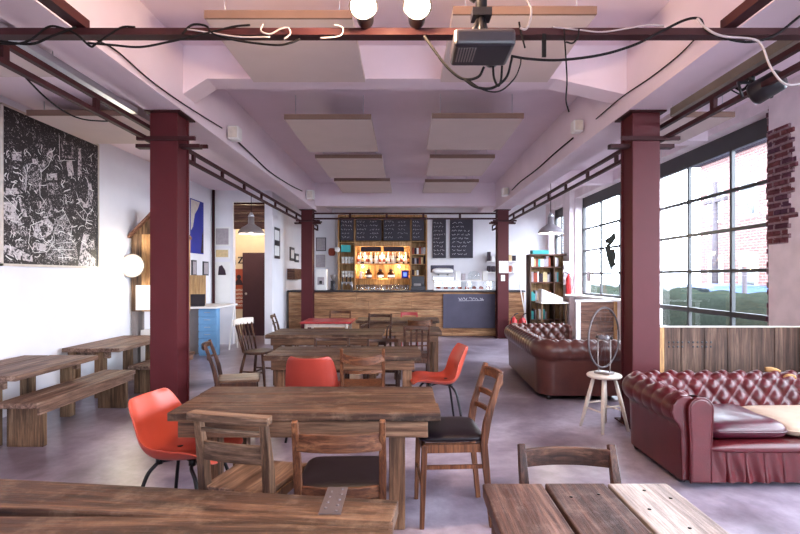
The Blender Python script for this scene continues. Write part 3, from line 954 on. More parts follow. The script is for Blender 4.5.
# ================================================================== CHAIRS
def wood_chair(name, label, mat, loc, rot, group='wooden chairs', w=0.38, d=0.38, zs=0.46, h=0.80, crest=(0.74, 0.06, 0.0), rails=((0.60, 0.05),), slats=0, slat_z=(0.5, 0.72), cushion=None, seat_mat=None, lean=0.09, curve=0.04, stretch=True, post=0.032, dip=0.0, arms=False):
    """faces +Y; back posts at -Y"""
    t = thing(name, label, 'chair', loc, rot, group)
    matx = {id(CW): M['chair_wood_x'], id(CD): M['chair_dark_x'], id(M['chair_grey']): M['chair_grey_x']}.get(id(mat), mat)
    a, b = w / 2, d / 2
    def py(z):      # where the back posts are at height z
        return -b - lean * max(0.0, (z - zs) / (h - zs)) ** 1.2 - 0.05 * max(0, (zs - z) / zs) + 0.02
    for sx in (-1, 1):
        pts = [(sx * (a - 0.01), py(z), z) for z in (0, zs * 0.5, zs - 0.02, zs + 0.1, (zs + h) / 2, h)]
        MB().sweep(pts, X, [post * 0.8, post * 0.9, post, post, post, post * 0.8], [post * 0.9, post, post * 1.25, post * 1.2, post, post * 0.8]).build('rear_leg', mat, t, bevel=0.004)
        MB().sweep([(sx * (a - 0.015), b - 0.02, zs - 0.02), (sx * (a - 0.01), b - 0.005, 0)], X, [post, post * 0.75], [post, post * 0.75]).build('front_leg', mat, t, bevel=0.004)
    m = MB()
    m.box((-a + 0.02, b - 0.03, zs - 0.065), (a - 0.02, b - 0.008, zs - 0.018)); m.box((-a + 0.02, -b + 0.005, zs - 0.065), (a - 0.02, -b + 0.028, zs - 0.018))
    m.box((-a + 0.002, -b + 0.01, zs - 0.065), (-a + 0.022, b - 0.015, zs - 0.018)); m.box((a - 0.022, -b + 0.01, zs - 0.065), (a - 0.002, b - 0.015, zs - 0.018))
    m.build('seat_frame', mat, t, bevel=0.003)
    if cushion:
        MB().pillow((0, 0.012, zs + 0.012), a + 0.008, b + 0.004, 0.03, 0.3).build('seat_cushion', cushion, t)
    else:
        m = MB()
        def fn(i, j):
            u, v = -1 + 2 * i / 12, -1 + 2 * j / 12
            ww = a * (0.93 + 0.09 * (v + 1) / 2)
            return Vector((u * ww, v * (b + 0.01) + 0.01, zs - 0.004 - 0.012 * (1 - u * u) * (1 - v * v * 0.6)))
        m.grid(fn, 13, 13)
        m.build('seat', seat_mat or mat, t, solid=0.022, bevel=0.004)
    def rail(nm, z, hh, over, dp=0.0, tk=0.018):
        n = 11
        pts = []
        for i in range(n):
            u = -1 + 2 * i / (n - 1)
            pts.append(Vector((u * (a - 0.012 + over), py(z) - curve * (1 - u * u) - 0.004, z - dp * (1 - u * u))))
        MB().sweep(pts, Z, hh, tk).build(nm, matx, t, bevel=0.004)
    if crest:
        rail('crest_rail', crest[0], crest[1], crest[2], dip, 0.02 if crest[2] <= 0 else (0.03 if crest[2] < 0.02 else 0.06))
    for (z, hh) in rails:
        rail('back_rail', z, hh, 0.0)
    for k in range(slats):
        u = -1 + 2 * (k + 1) / (slats + 1)
        z0, z1 = slat_z
        MB().sweep([(u * (a - 0.02), py(z0) - curve * (1 - u * u) * 0.9, z0), (u * (a - 0.02), py(z1) - curve * (1 - u * u) - 0.004, z1)], X, 0.024, 0.012).build('back_slat', mat, t)
    if stretch:
        for sx in (-1, 1):
            MB().sweep([(sx * (a - 0.012), b - 0.015, 0.17 + zs * 0.35), (sx * (a - 0.012), py(0.2) + 0.01, 0.17 + zs * 0.35)], Z, 0.022, 0.014).build('stretcher', mat, t)
        MB().sweep([(-a + 0.02, b - 0.01, 0.22), (a - 0.02, b - 0.01, 0.22)], Z, 0.022, 0.014).build('stretcher', mat, t)
    if arms:
        for sx in (-1, 1):
            MB().sweep([(sx * a, py(0.66), 0.66), (sx * (a + 0.02), 0, 0.655), (sx * (a + 0.01), b - 0.05, 0.65)], X, 0.035, 0.02).build('arm', mat, t, bevel=0.003)
            MB().tube([(sx * (a + 0.01), b - 0.07, 0.645), (sx * (a - 0.01), b - 0.06, zs - 0.02)], 0.012, 8).build('arm_support', mat, t)
    return t
CW, CD = M['chair_wood'], M['chair_dark']
# before the second table: chapel chair with broad crest, and dark seated chair
wood_chair('chapel_chair', 'dark wooden chapel chair with a broad flat crest rail, pushed towards the large plank table', M['chair_grey'], (-0.72, 2.42, 0), -0.26, w=0.35, d=0.36, zs=0.44, h=0.765, crest=(0.778, 0.036, 0.035), rails=((0.615, 0.085), (0.715, 0.018)), seat_mat=M['chair_seat'], post=0.04, lean=0.05, curve=0.012)
wood_chair('dining_chair', 'brown wooden chair with black seat, backing onto the near table', CW, (-0.285, 2.36, 0), 0.03, w=0.385, d=0.40, zs=0.455, h=0.80, crest=(0.705, 0.075, -0.004), rails=((0.47, 0.05),), cushion=M['seat_black'], post=0.032, lean=0.10, curve=0.03)
wood_chair('dining_chair', 'tall brown dining chair with black seat at the right end of the large plank table', CW, (0.262, 2.98, 0), PI / 2 + 0.06, w=0.40, d=0.37, zs=0.485, h=0.855, crest=(0.81, 0.06, 0.0), rails=((0.69, 0.035), (0.60, 0.03)), cushion=M['seat_black'], lean=0.10, curve=0.05, post=0.034)
wood_chair('wooden_chair', 'wooden chair with a curved dipping crest, beside the red chair', CW, (-0.37, 4.45, 0), 0.05, w=0.37, d=0.38, zs=0.45, h=0.80, crest=(0.725, 0.07, 0.0), rails=((0.60, 0.03),), dip=0.03, lean=0.09, curve=0.05)
wood_chair('wooden_chair', 'dark wooden chair at the left end of the table behind the red chair', CD, (-1.60, 4.78, 0), -PI / 2 + 0.25, w=0.36, d=0.37, zs=0.44, h=0.79, crest=(0.755, 0.045, 0.01), rails=((0.64, 0.02),), seat_mat=M['chair_seat'], lean=0.11, curve=0.04)
wood_chair('slatted_chair', 'wooden chair with upright back slats, before the short square table', CD, (0.135, 6.05, 0), 0.0, w=0.30, d=0.36, zs=0.45, h=0.84, crest=(0.81, 0.045, 0.0), rails=((0.52, 0.03),), slats=3, slat_z=(0.52, 0.80), lean=0.08, curve=0.01, seat_mat=M['chair_dark'])
wood_chair('wooden_armchair', 'dark wooden armchair behind the fourth plank table, near its right end', CD, (-0.44, 7.72, 0), PI - 0.2, w=0.38, d=0.36, zs=0.44, h=0.82, crest=(0.785, 0.05, 0.01), rails=((0.68, 0.03),), lean=0.08, arms=True)
wood_chair('wooden_chair', 'wooden chair pulled up to the bottom right table, seen over its edge', CD, (0.655, 1.80, 0), PI - 0.02, w=0.385, d=0.34, zs=0.42, h=0.715, crest=(0.662, 0.072, -0.004), rails=(), lean=0.10, curve=0.035, post=0.036)
wood_chair('wooden_chair', 'dark low backed chair behind the table with the red chair, left one', CD, (-0.84, 5.62, 0), PI + 0.05, w=0.40, d=0.34, zs=0.42, h=0.69, crest=(0.67, 0.035, 0.0), rails=((0.56, 0.03),), lean=0.07)
wood_chair('wooden_chair', 'dark low backed chair behind the table with the red chair, right one', CD, (-0.26, 5.62, 0), PI - 0.04, w=0.38, d=0.34, zs=0.42, h=0.675, crest=(0.655, 0.035, 0.0), rails=((0.55, 0.03),), lean=0.07)
wood_chair('wooden_chair', 'light wooden chair at the left end of the bar front, beside the red topped table', M['chair_seat'], (-2.10, 8.9, 0), -PI / 2 + 0.1, w=0.36, d=0.36, zs=0.43, h=0.74, crest=(0.70, 0.05, 0.0), rails=((0.58, 0.03),))
wood_chair('wooden_chair', 'reddish wooden chair behind the red topped table', CW, (-1.22, 9.18, 0), PI, w=0.40, d=0.36, zs=0.44, h=0.76, crest=(0.735, 0.05, 0.0), rails=((0.62, 0.03),))
wood_chair('wooden_chair', 'wooden chair with a broad pale back, before the table nearest the bar, right side', CW, (0.22, 8.4, 0), 0.1, w=0.40, d=0.36, zs=0.44, h=0.70, crest=(0.645, 0.10, 0.0), rails=(), curve=0.07)
wood_chair('wooden_chair', 'red painted chair behind the table nearest the bar', M['red_table'], (0.08, 9.42, 0), PI, w=0.32, d=0.34, zs=0.44, h=0.72, crest=(0.69, 0.06, 0.0), rails=(), curve=0.03)

def spindle_chair(label, loc, rot):
    t = thing('spindle_chair', label, 'chair', loc, rot, 'wooden chairs')
    def fn(i, j):
        a = 2 * PI * i / 24
        r = (0.0, 0.5, 0.92, 1.0, 0.95, 0.5, 0.0)[j]
        z = (0.445, 0.447, 0.455, 0.445, 0.425, 0.42, 0.42)[j]
        return Vector((0.21 * r * math.cos(a), 0.20 * r * math.sin(a) , z))
    MB().grid(fn, 24, 7, closed_u=True).build('seat', CD, t)
    for sx in (-1, 1):
        for sy in (-1, 1):
            MB().tube([(sx * 0.13, sy * 0.12, 0.43), (sx * 0.16, sy * 0.155, 0.24), (sx * 0.19, sy * 0.19, 0)], [0.016, 0.021, 0.013], 10).build('leg', CD, t)
    m = MB()
    for sx in (-1, 1):
        m.tube([(sx * 0.155, -0.15, 0.2), (sx * 0.155, 0.15, 0.2)], 0.011, 8)
    m.tube([(-0.155, 0, 0.2), (0.155, 0, 0.2)], 0.011, 8)
    m.build('stretchers', CD, t)
    for k in range(6):
        u = -1 + 2 * k / 5
        MB().tube([(u * 0.15, -0.165 + 0.03 * u * u, 0.44), (u * 0.185, -0.255 + 0.03 * u * u, 0.80)], 0.013 if abs(u) == 1 else 0.009, 8).build('spindle', CD, t)
    pts = [Vector((0.225 * u, -0.262 + 0.035 * u * u, 0.825 - 0.006 * u * u)) for u in [-1 + 0.2 * i for i in range(11)]]
    o = MB().sweep(pts, Z, 0.085, 0.028).build('crest_rail', M['offwhite'], t, bevel=0.01)
    o['label'] = 'pale worn crest rail'
spindle_chair('spindle backed chair with a pale crest rail, left of the fourth plank table', (-1.88, 6.45, 0), -PI / 2 - 0.25)

# moulded shell chairs on dark steel legs
def shell_chair(label, mat, loc, rot, group='orange moulded chairs', arm=0.0, h=0.42, k=1.0):
    t = thing('shell_chair', label, 'chair', loc, rot, group)
    prof = [(0.245, -0.025), (0.225, 0.004), (0.15, 0.004), (0.04, -0.018), (-0.08, -0.030), (-0.155, -0.008), (-0.20, 0.06), (-0.225, 0.14), (-0.25, 0.22), (-0.272, 0.29), (-0.285, 0.335), (-0.292, 0.352)]
    wid = [0.185, 0.205, 0.222, 0.232, 0.234, 0.232, 0.228, 0.222, 0.212, 0.196, 0.176, 0.150]
    nv, nu = len(prof), 17
    def fn(i, j):
        u = -1 + 2 * i / (nu - 1)
        y, z = prof[j]
        wv = wid[j]
        s = j / (nv - 1)
        au = abs(u)
        lift = (0.05 + arm * math.exp(-((s - 0.42) / 0.22) ** 2)) * au ** 3.2 * (1 - 0.65 * max(0, (s - 0.55) / 0.45))
        if s < 0.12:
            lift *= 0.5
        fwd = (0.05 + 0.06 * math.exp(-((s - 0.62) / 0.2) ** 2)) * au ** 2.6 * max(0, (s - 0.25) / 0.75) ** 0.6
        return Vector((u * wv * k, (y + fwd) * k, h + z * 0.9 + lift * (1.0 if s < 0.62 else 0.7)))
    MB().grid(fn, nu, nv).build('seat_shell', mat, t, solid=0.009, sub=2)
    zt = h - 0.035
    m = MB()
    for sy, yy in ((1, 0.09), (-1, -0.11)):
        m.tube([(-0.10, yy, zt), (0.10, yy, zt)], 0.009, 8)
    m.tube([(-0.10, 0.09, zt), (0.10, -0.11, zt)], 0.007, 8)
    m.tube([(0.10, 0.09, zt), (-0.10, -0.11, zt)], 0.007, 8)
    for sx in (-1, 1):
        for sy in (0.09, -0.11):
            m.lathe([(0.02, -0.008), (0.02, 0.03)], 10, xf=Matrix.Translation((sx * 0.10, sy, zt)))
    m.build('leg_bracket', M['black_metal'], t)
    for sx in (-1, 1):
        for yy, fy in ((0.09, 0.21), (-0.11, -0.21)):
            MB().tube(smooth_pts([(sx * 0.06, yy, zt), (sx * 0.125, yy * 1.1, zt - 0.012), (sx * 0.16, (yy * 1.15 + fy) / 2 * 0.95, zt - 0.09), (sx * 0.205, fy, 0.004)], 5), 0.011, 8).build('leg', M['black_metal'], t)
    return t
shell_chair('orange bucket chair at the left end of the large plank table', M['orange'], (-1.27, 2.92, 0), -PI / 2 - 0.14, arm=0.07, h=0.385, k=1.04)
shell_chair('orange moulded chair at the right end of the table behind the tall dining chair', M['orange'], (0.30, 4.72, 0), PI / 2 + 0.12, h=0.43)
shell_chair('red orange moulded chair seen square from behind, between table rows', M['orange_red'], (-0.80, 4.42, 0), 0.0, h=0.41, k=1.0)

# ================================================================== BUTTONED SOFAS
def chesterfield(label, mat, loc, rot, W, D, hh, skirt=True, cushions=(), mat_skirt=None, s=1.0):
    """faces -Y; the roll runs over both arms and the back. hh = height of the roll top"""
    t = thing('buttoned_sofa', label, 'sofa', loc, rot, 'buttoned leather sofas')
    k = hh / 0.62
    # profile: (outward offset from the shell line, height)
    prof = [(0.075, 0.05), (0.08, 0.20), (0.085, 0.38)]
    cx, cz, r = 0.04, 0.51, 0.108
    for i in range(15):
        a = math.radians(-62 + i * (215 + 0) / 14)
        prof.append((cx + r * math.cos(a), cz + r * math.sin(a)))
    prof += [(-0.085, 0.43), (-0.105, 0.36), (-0.115, 0.28), (-0.115, 0.20)]
    P = [Vector((o, z * k)) for (o, z) in prof]
    # resample evenly
    L = [0.0]
    for a, b in zip(P, P[1:]):
        L.append(L[-1] + (b - a).length)
    nm = 72
    Q, acc = [], 0
    for i in range(nm):
        tt = L[-1] * i / (nm - 1)
        while acc < len(L) - 2 and L[acc + 1] < tt:
            acc += 1
        f = (tt - L[acc]) / max(1e-9, L[acc + 1] - L[acc])
        Q.append(P[acc].lerp(P[acc + 1], min(1, f)))
    tl = [L[-1] * i / (nm - 1) for i in range(nm)]
    t_roll = L[2]                       # the roll begins
    t_top = L[2 + 9]                    # crown of the roll
    # plan path of the shell line
    ax, by, rc = W / 2 - 0.15, D / 2 - 0.15, 0.10
    path = []
    def seg(p, q, step=0.0125):
        p, q = Vector(p), Vector(q)
        n = max(2, int((q - p).length / step))
        for i in range(n):
            path.append(p.lerp(q, i / n))
    seg((-ax, -D / 2 + 0.03), (-ax, by - rc))
    for i in range(12):
        a = PI - (PI / 2) * i / 12
        path.append(Vector((-ax + rc + rc * math.cos(a), by - rc + rc * math.sin(a))))
    seg((-ax + rc, by), (ax - rc, by))
    for i in range(12):
        a = PI / 2 - (PI / 2) * i / 12
        path.append(Vector((ax - rc + rc * math.cos(a), by - rc + rc * math.sin(a))))
    seg((ax, by - rc), (ax, -D / 2 + 0.03))
    path.append(Vector((ax, -D / 2 + 0.03)))
    n = len(path)
    S = [0.0]
    for a, b in zip(path, path[1:]):
        S.append(S[-1] + (b - a).length)
    A = 0.145
    ntuft = round(S[-1] / A)
    A = S[-1] / ntuft
    def nrm(i):
        T = (path[min(i + 1, n - 1)] - path[max(i - 1, 0)]).normalized()
        return Vector((-T.y, T.x))      # outward (left of a clockwise path)
    def fn(i, j):
        q = Q[j]
        a, b = Q[max(j - 1, 0)], Q[min(j + 1, nm - 1)]
        tg = (b - a).normalized()
        pn = Vector((tg.y, -tg.x))      # outward normal of the profile
        s_, tt = S[i], tl[j]
        h = 0.0
        if tt > t_roll:
            pleat = abs(math.sin(PI * s_ / A)) ** 0.45 - 1
            u = s_ / A
            v = (tt - t_top - 0.03) / 0.18
            tuft = (abs(math.sin(PI * (u + v)) * math.sin(PI * (u - v)))) ** 0.55 - 1
            w = min(1, max(0, (tt - t_top + 0.0) / 0.05))
            fade = min(1, (tt - t_roll) / 0.09)
            h = fade * ((1 - w) * 0.010 * pleat + w * 0.040 * tuft) + w * 0.018
        o = q.x + pn.x * h
        z = q.y + pn.y * h
        N = nrm(i)
        p = path[i]
        return Vector((p.x + N.x * o, p.y + N.y * o, z))
    m = MB()
    m.grid(fn, n, nm)
    m.build('back_and_arms', mat, t)
    # upholstered fronts of the two arms
    ff = [Vector((o * 0.97 + 0.0, z)) for o, z in ((q.x, q.y) for q in Q[::3])]
    for sx in (-1, 1):
        m = MB()
        pts = [(sx * (ax + q.x), -D / 2 + 0.02, q.y) for q in ff] + [(sx * (ax - 0.11), -D / 2 + 0.02, 0.06)]
        m.prism(pts, (0, 0.05, 0))
        m.build('arm_cap', mat, t, bevel=0.01)
        m = MB()
        rr, cc = 0.068, -0.035
        zc_ = 0.53 * k
        ff2 = [Vector((cc + rr, 0.045)), Vector((cc + rr, 0.3 * k))] + [Vector((cc + (rr + 0.012) * math.cos(a), zc_ + (rr + 0.012) * math.sin(a))) for a in [PI * i / 14 for i in range(15)]] + [Vector((cc - rr, 0.3 * k)), Vector((cc - rr, 0.045))]
        m.prism([(sx * (ax + q.x), -D / 2 - 0.012, q.y) for q in ff2], (0, 0.06, 0))
        o = m.build('arm_front', mat, t, bevel=0.016, seg=3)
        m2 = MB()
        m2.tube([(sx * (ax + q.x), -D / 2 - 0.004, q.y) for q in ff2], 0.006, 6)
        m2.build('piping', mat, o)
    inn = ax - 0.10
    # seat deck, padded rail and gathered skirt
    MB().box((-inn - 0.0, -D / 2 + 0.06, 0.16 * k), (inn, by + 0.06, 0.275 * k)).build('seat_deck', mat, t)
    m = MB()
    m.pillow((0, -D / 2 + 0.075, 0.265 * k), inn + 0.0, 0.07, 0.035, 0.18, 40, 11)
    m.build('front_rail', mat, t)
    def sk(i, j):
        x = -inn + 2 * inn * i / 260
        z = (0.035 + (0.245 - 0.035) * j / 8) * k
        ph = ((x + inn) / 0.125) % 1.0
        d = 0.034 * min(1, ph / 0.16) ** 0.7 * (0.75 + 0.25 * math.sin(7 * ph + 3 * z / 0.2))
        d += 0.006 * math.sin(x * 61 + z * 22) * (1 - j / 8)
        return Vector((x, -D / 2 + 0.055 - d * (1 - 0.15 * j / 8), z))
    MB().grid(sk, 261, 9).build('gathered_skirt', mat_skirt or mat, t)
    MB().box((-inn, -D / 2 + 0.07, 0.04), (inn, by, 0.17 * k)).build('under_frame', M['black'], t)
    for sx in (-1, 1):
        for sy in (-1, 1):
            MB().lathe([(0.025, 0), (0.034, 0.02), (0.03, 0.052)], 12, xf=Matrix.Translation((sx * (ax + 0.01), sy * (D / 2 - 0.17) - 0.02, 0))).build('foot', M['black'], t)
    for (cxx, hw, cm, nm_, lab, dy, hz) in cushions:
        def puff(p):
            return Vector((p.x, p.y, p.z + 0.006 * math.sin(p.x * 23) * math.cos(p.y * 17)))
        o = MB().pillow((cxx, dy, 0.275 * k + hz), hw, 0.30, hz, 0.28, 40, 15, fn2=puff).build(nm_, cm, t)
        o['label'] = lab
        def seam(i):
            a = 2 * PI * i / 40
            c, s2 = math.cos(a), math.sin(a)
            return Vector((cxx + (hw + 0.003) * math.copysign(abs(c) ** 0.28, c), dy + 0.303 * math.copysign(abs(s2) ** 0.28, s2), 0.275 * k + hz))
        MB().tube([seam(i) for i in range(40)], 0.006, 6, closed=True).build('piping', cm, o)
    return t

SD = 0.98
sofa = chesterfield('oxblood red buttoned leather sofa with torn patches, backed against the board screen', M['leather_red'], (2.79, 3.29 + SD / 2, 0), 0.0, 2.06, SD, 0.615, mat_skirt=M['leather_pleat'],
    cushions=((-0.44, 0.275, M['leather_purple'], 'seat_cushion', 'glossy plum leather cushion', -0.10, 0.075), (0.17, 0.325, M['linen'], 'seat_cushion', 'cushion worn down to pale cream cloth', -0.04, 0.06)))
# torn places on the back where the yellow foam shows
for (px, py, d, rx, rz) in ((771, 370, 4.18, 0.065, 0.026), (788, 378, 4.11, 0.055, 0.04)):
    p = at(px, py, d)
    o = MB().pillow((0, 0, 0), rx, 0.014, rz, 0.8, 18, 9, fn2=lambda q: Vector((q.x * (1 + 0.15 * math.sin(9 * q.z / 0.05)), q.y, q.z))).build('torn_foam_patch', M['foam'], sofa)
    o.location = p - Vector(sofa.location) + Vector((0, -0.012, 0.0))
    o.rotation_euler = (0.5, 0.2, 0)
    o['label'] = 'yellow foam showing through a tear'
chesterfield('brown buttoned leather sofa turned to the windows, seen from its back corner', M['leather_brown'], (2.0, 6.74, 0), PI / 2 - 0.03, 2.30, 1.02, 0.68, cushions=((-0.5, 0.46, M['leather_brown'], 'seat_cushion', 'brown leather seat cushion', -0.10, 0.05), (0.45, 0.46, M['leather_brown'], 'seat_cushion', 'brown leather seat cushion', -0.10, 0.05)))

# board screen behind the sofa
t = thing('board_screen', 'old vertical board screen with drilled holes, standing behind the oxblood sofa', 'wooden screen', (3.17, 4.77, 0))
xs = [-0.79, -0.545, -0.325, -0.10, 0.13, 0.345, 0.58, 0.82]
for a, b in zip(xs, xs[1:]):
    MB().box((a + 0.002, -0.015, 0.0), (b - 0.003, 0.018, 0.92)).build('board', M['board_z'], t, bevel=0.003)
MB().box((-0.76, -0.045, 0.0), (-0.72, -0.016, 0.92)).build('batten', M['pine'], t)
MB().box((-0.79, -0.02, 0.922), (0.82, 0.02, 0.932)).build('top_rail', M['offwhite'], t)
m = MB()
for r in range(2):
    for c in range(10):
        if r == 1 and c == 4:
            continue
        m.lathe([(0.010, 0), (0.010, 0.003), (0.001, 0.003)], 10, xf=Matrix.Translation((-0.66 + 0.042 * c + (0.02 if c > 3 else 0), -0.0155, 0.78 - 0.042 * r)) @ Matrix.Rotation(PI / 2, 4, 'X'))
m.build('drilled_holes', M['black'], t)

# stool with a bicycle wheel in a stand
t = thing('wooden_stool', 'pale worn wooden stool carrying the bicycle wheel', 'stool', (1.84, 4.62, 0))
t.scale = (1, 1, 0.9)
MB().lathe([(0.02, 0.525), (0.135, 0.525), (0.152, 0.535), (0.155, 0.55), (0.148, 0.562), (0.01, 0.557)], 28).build('seat', M['offwhite'], t)
for k in range(4):
    a = PI / 4 + k * PI / 2 + 0.35
    c, s2 = math.cos(a), math.sin(a)
    MB().tube([(0.09 * c, 0.09 * s2, 0.528), (0.145 * c, 0.145 * s2, 0.28), (0.205 * c, 0.205 * s2, 0)], [0.015, 0.019, 0.013], 10).build('leg', M['offwhite'], t)
for k in range(4):
    a, b = PI / 4 + k * PI / 2 + 0.35, PI / 4 + (k + 1) * PI / 2 + 0.35
    z = 0.20 if k % 2 else 0.25
    r = 0.205 - z * 0.24
    MB().tube([(r * math.cos(a), r * math.sin(a), z), (r * math.cos(b), r * math.sin(b), z)], 0.009, 8).build('stretcher', M['offwhite'], t)
M['rim'] = plain('dull_rim_metal', col(92, 84, 86), 0.45, 0.4)
t = thing('bicycle_wheel', 'thin bicycle wheel in an upright stand on the pale stool', 'bicycle wheel', (1.84, 4.62, 0.507), 0.70)
zc, R1 = 0.335, 0.275
rim = [Vector((R1 * math.cos(2 * PI * i / 48), 0, zc + R1 * math.sin(2 * PI * i / 48))) for i in range(48)]
MB().tube(rim, 0.009, 8, closed=True).build('rim', M['rim'], t)
MB().tube([(0, -0.05, zc), (0, -0.03, zc), (0, 0, zc), (0, 0.03, zc), (0, 0.05, zc)], [0.012, 0.022, 0.012, 0.022, 0.012], 12).build('hub', M['steel'], t)
m = MB()
for k in range(28):
    a = 2 * PI * k / 28
    m.tube([(0.02 * math.cos(a + 0.6 * (-1) ** k), 0.025 * (-1) ** k, zc + 0.02 * math.sin(a + 0.6 * (-1) ** k)), (R1 * math.cos(a), 0, zc + R1 * math.sin(a))], 0.0009, 4)
m.build('spokes', M['rim'], t)
for sy in (-1, 1):
    MB().tube([(0, sy * 0.06, zc + 0.02), (0, sy * 0.062, 0.12), (0, sy * 0.05, 0.0)], 0.006, 8).build('upright', M['grey'], t)
    MB().ball((0, sy * 0.07, zc), 0.014, 10).build('axle_nut', M['black_metal'], t)
MB().box((-0.05, -0.075, 0), (0.05, 0.075, 0.022)).build('stand_base', M['grey'], t, bevel=0.004)

# ================================================================== THE BAR
def dbox(px0, px1, py0, py1, d, depth):
    """box corners whose front face spans these photo pixels at distance d"""
    a, b = at(px0, py1, d), at(px1, py0, d)
    return a, Vector((b.x, d + depth, b.z))
bar = thing('bar_counter', 'long bar clad in brown boards, with a dark counter top', 'bar', (-0.08, 11.75, 0))
X0, X1 = -2.74 + 0.08, 2.80 + 0.08
rn = random.Random(12)
rows = 5
for r in range(rows):
    z0, z1 = 0.02 + r * 0.205, 0.02 + (r + 1) * 0.205 - 0.006
    x = X0
    while x < X1 - 0.05:
        L_ = rn.uniform(0.9, 1.9)
        x2 = min(X1, x + L_)
        if X1 - x2 < 0.3:
            x2 = X1
        MB().box((x + 0.003, -0.0 + rn.uniform(0, 0.012), z0), (x2 - 0.003, 0.035, z1)).build('board', M['bar_x'], bar, bevel=0.004)
        x = x2
MB().box((X0, 0.04, 0.0), (X1, 0.62, 1.04)).build('carcass', M['board_x'], bar)
MB().box((X0 - 0.02, -0.04, 1.05), (X1 + 0.02, 0.66, 1.085)).build('counter_top', M['black'], bar, bevel=0.006)
# chalkboard on the bar front
def chalk_lines(m, w, h, rows, seed, x0=0.08, size=0.5, words=3, yoff=-0.004):
    """rows of handwriting-like chalk strokes on a board of size w x h; board plane y = 0"""
    rg = random.Random(seed)
    for r in range(rows):
        z = h * (0.93 - (r + 0.3) * 0.9 / rows)
        lh = h * 0.9 / rows * size
        x = w * (x0 + rg.uniform(0, 0.03))
        end = w * rg.uniform(0.55, 0.95)
        while x < end:
            L = w * rg.uniform(0.10, 0.26)
            pts, n = [], max(4, int(L / (lh * 0.35)))
            for i in range(n):
                pts.append((x + L * i / n, yoff, z + lh * 0.5 * rg.choice((-1, 1)) * rg.uniform(0.3, 1)))
            m.sweep(pts, Y, 0.004, lh * 0.16)
            x += L + w * 0.05
t = thing('chalkboard', 'dusty grey chalkboard with a line of writing on the bar front', 'chalkboard', (at(469, 328, 11.74).x, 11.738, at(469, 328, 11.74).z))
w2 = (at(495, 300, 11.74).x - at(443, 300, 11.74).x) / 2
hh = at(469, 294, 11.74).z - at(469, 328, 11.74).z
MB().box((-w2, -0.02, 0), (w2, 0.006, hh)).build('board', M['chalk_grey'], t, bevel=0.003)
m = MB()
for (a, b) in ((0.30, 0.46), (0.50, 0.68), (0.71, 0.78)):
    rg = random.Random(int(a * 100))
    pts = [(-w2 + 2 * w2 * (a + (b - a) * i / 9), -0.023, hh * 0.86 + 0.022 * rg.choice((-1, 1))) for i in range(10)]
    m.sweep(pts, Y, 0.004, 0.008)
m.sweep([(-w2 + 2 * w2 * 0.3, -0.023, hh * 0.80), (-w2 + 2 * w2 * 0.78, -0.023, hh * 0.81)], Y, 0.004, 0.006)
m.build('chalk_writing', M['chalk_line'], t)


# menu boards over the back bar
BW = 13.60        # front of the back shelves
def menu(px0, px1, py0, py1, label, rows, seed, d=BW, cols=1):
    d = 13.555 if d == BW else d
    a, b = dbox(px0, px1, py0, py1, d, 0.03)
    t = thing('menu_board', label, 'menu board', ((a.x + b.x) / 2, d, a.z), 0, 'menu blackboards over the bar')
    w, h = b.x - a.x, b.z - a.z
    MB().box((-w / 2, 0, 0), (w / 2, 0.03, h)).build('board', M['chalk'], t, bevel=0.003)
    for c in range(cols):
        m = MB()
        chalk_lines(m, w / cols * 0.92, h, rows, seed + c, size=0.42)
        o = m.build('chalk_writing', M['chalk_line'], t)
        o.location = (-w / 2 + w / cols * c, -0.002, 0)
menu(340.5, 353.5, 219, 240.5, 'narrow menu blackboard at the left end over the back shelves', 5, 1)
menu(356, 381.5, 219, 240.5, 'wide menu blackboard, left of the middle pair over the back shelves', 5, 3, cols=2)
menu(383.5, 410, 219, 240.5, 'wide menu blackboard, right of the middle pair over the back shelves', 5, 6, cols=2)
menu(412, 424, 219, 240.5, 'narrow menu blackboard at the right end over the back shelves', 5, 9)
menu(432.5, 446, 219, 258, 'tall narrow menu blackboard on the white back wall', 9, 12, d=14.15)
menu(450, 473, 219, 258, 'tall wide menu blackboard on the white back wall', 9, 15, d=14.15)

# back shelves: pine frame, plywood back
t = thing('back_shelves', 'pine back-bar shelving lit warmly from within', 'shelving', (at(382, 300, BW).x, BW, 0))
ox = t.location.x
def shx(px):
    return at(px, 277, BW).x - ox
def shz(py):
    return at(300, py, BW).z
zt = shz(217)
MB().box((shx(338), 0.42, 0.9), (shx(427), 0.45, zt)).build('back_panel', M['ply'], t)
for px in (338.5, 354.8, 410.8, 426.6):
    MB().box((shx(px) - 0.022, 0.0, 0.0), (shx(px) + 0.022, 0.42, zt)).build('upright', M['pine'], t, bevel=0.003)
for (a, b, py) in ((340, 354, 242.5), (340, 354, 263.8), (340, 354, 278), (356, 410, 263.8), (356, 410, 278.8), (412, 426, 241.5), (412, 426, 254.5), (412, 426, 264.2), (412, 426, 275.6), (356, 410, 246)):
    MB().box((shx(a) - 0.02, 0.04, shz(py) - 0.012), (shx(b) + 0.02, 0.42, shz(py) + 0.012)).build('shelf', M['pine'], t, bevel=0.003)
MB().box((shx(338), -0.02, zt), (shx(427), 0.42, zt + 0.06)).build('top_board', M['pine'], t, bevel=0.003)
MB().box((shx(355), -0.005, shz(246) - 0.01), (shx(410.5), 0.03, shz(241.5))).build('fascia', M['pine'], t, bevel=0.003)
MB().box((shx(338), 0.0, 0.0), (shx(427), 0.42, 1.0)).build('base_cabinet', M['board_x'], t)
for (a, b) in ((361, 381), (383.5, 404)):
    MB().box((shx(a), -0.02, shz(251.5)), (shx(b), -0.008, shz(246.8))).build('sign_strip', M['print_dark'], t)
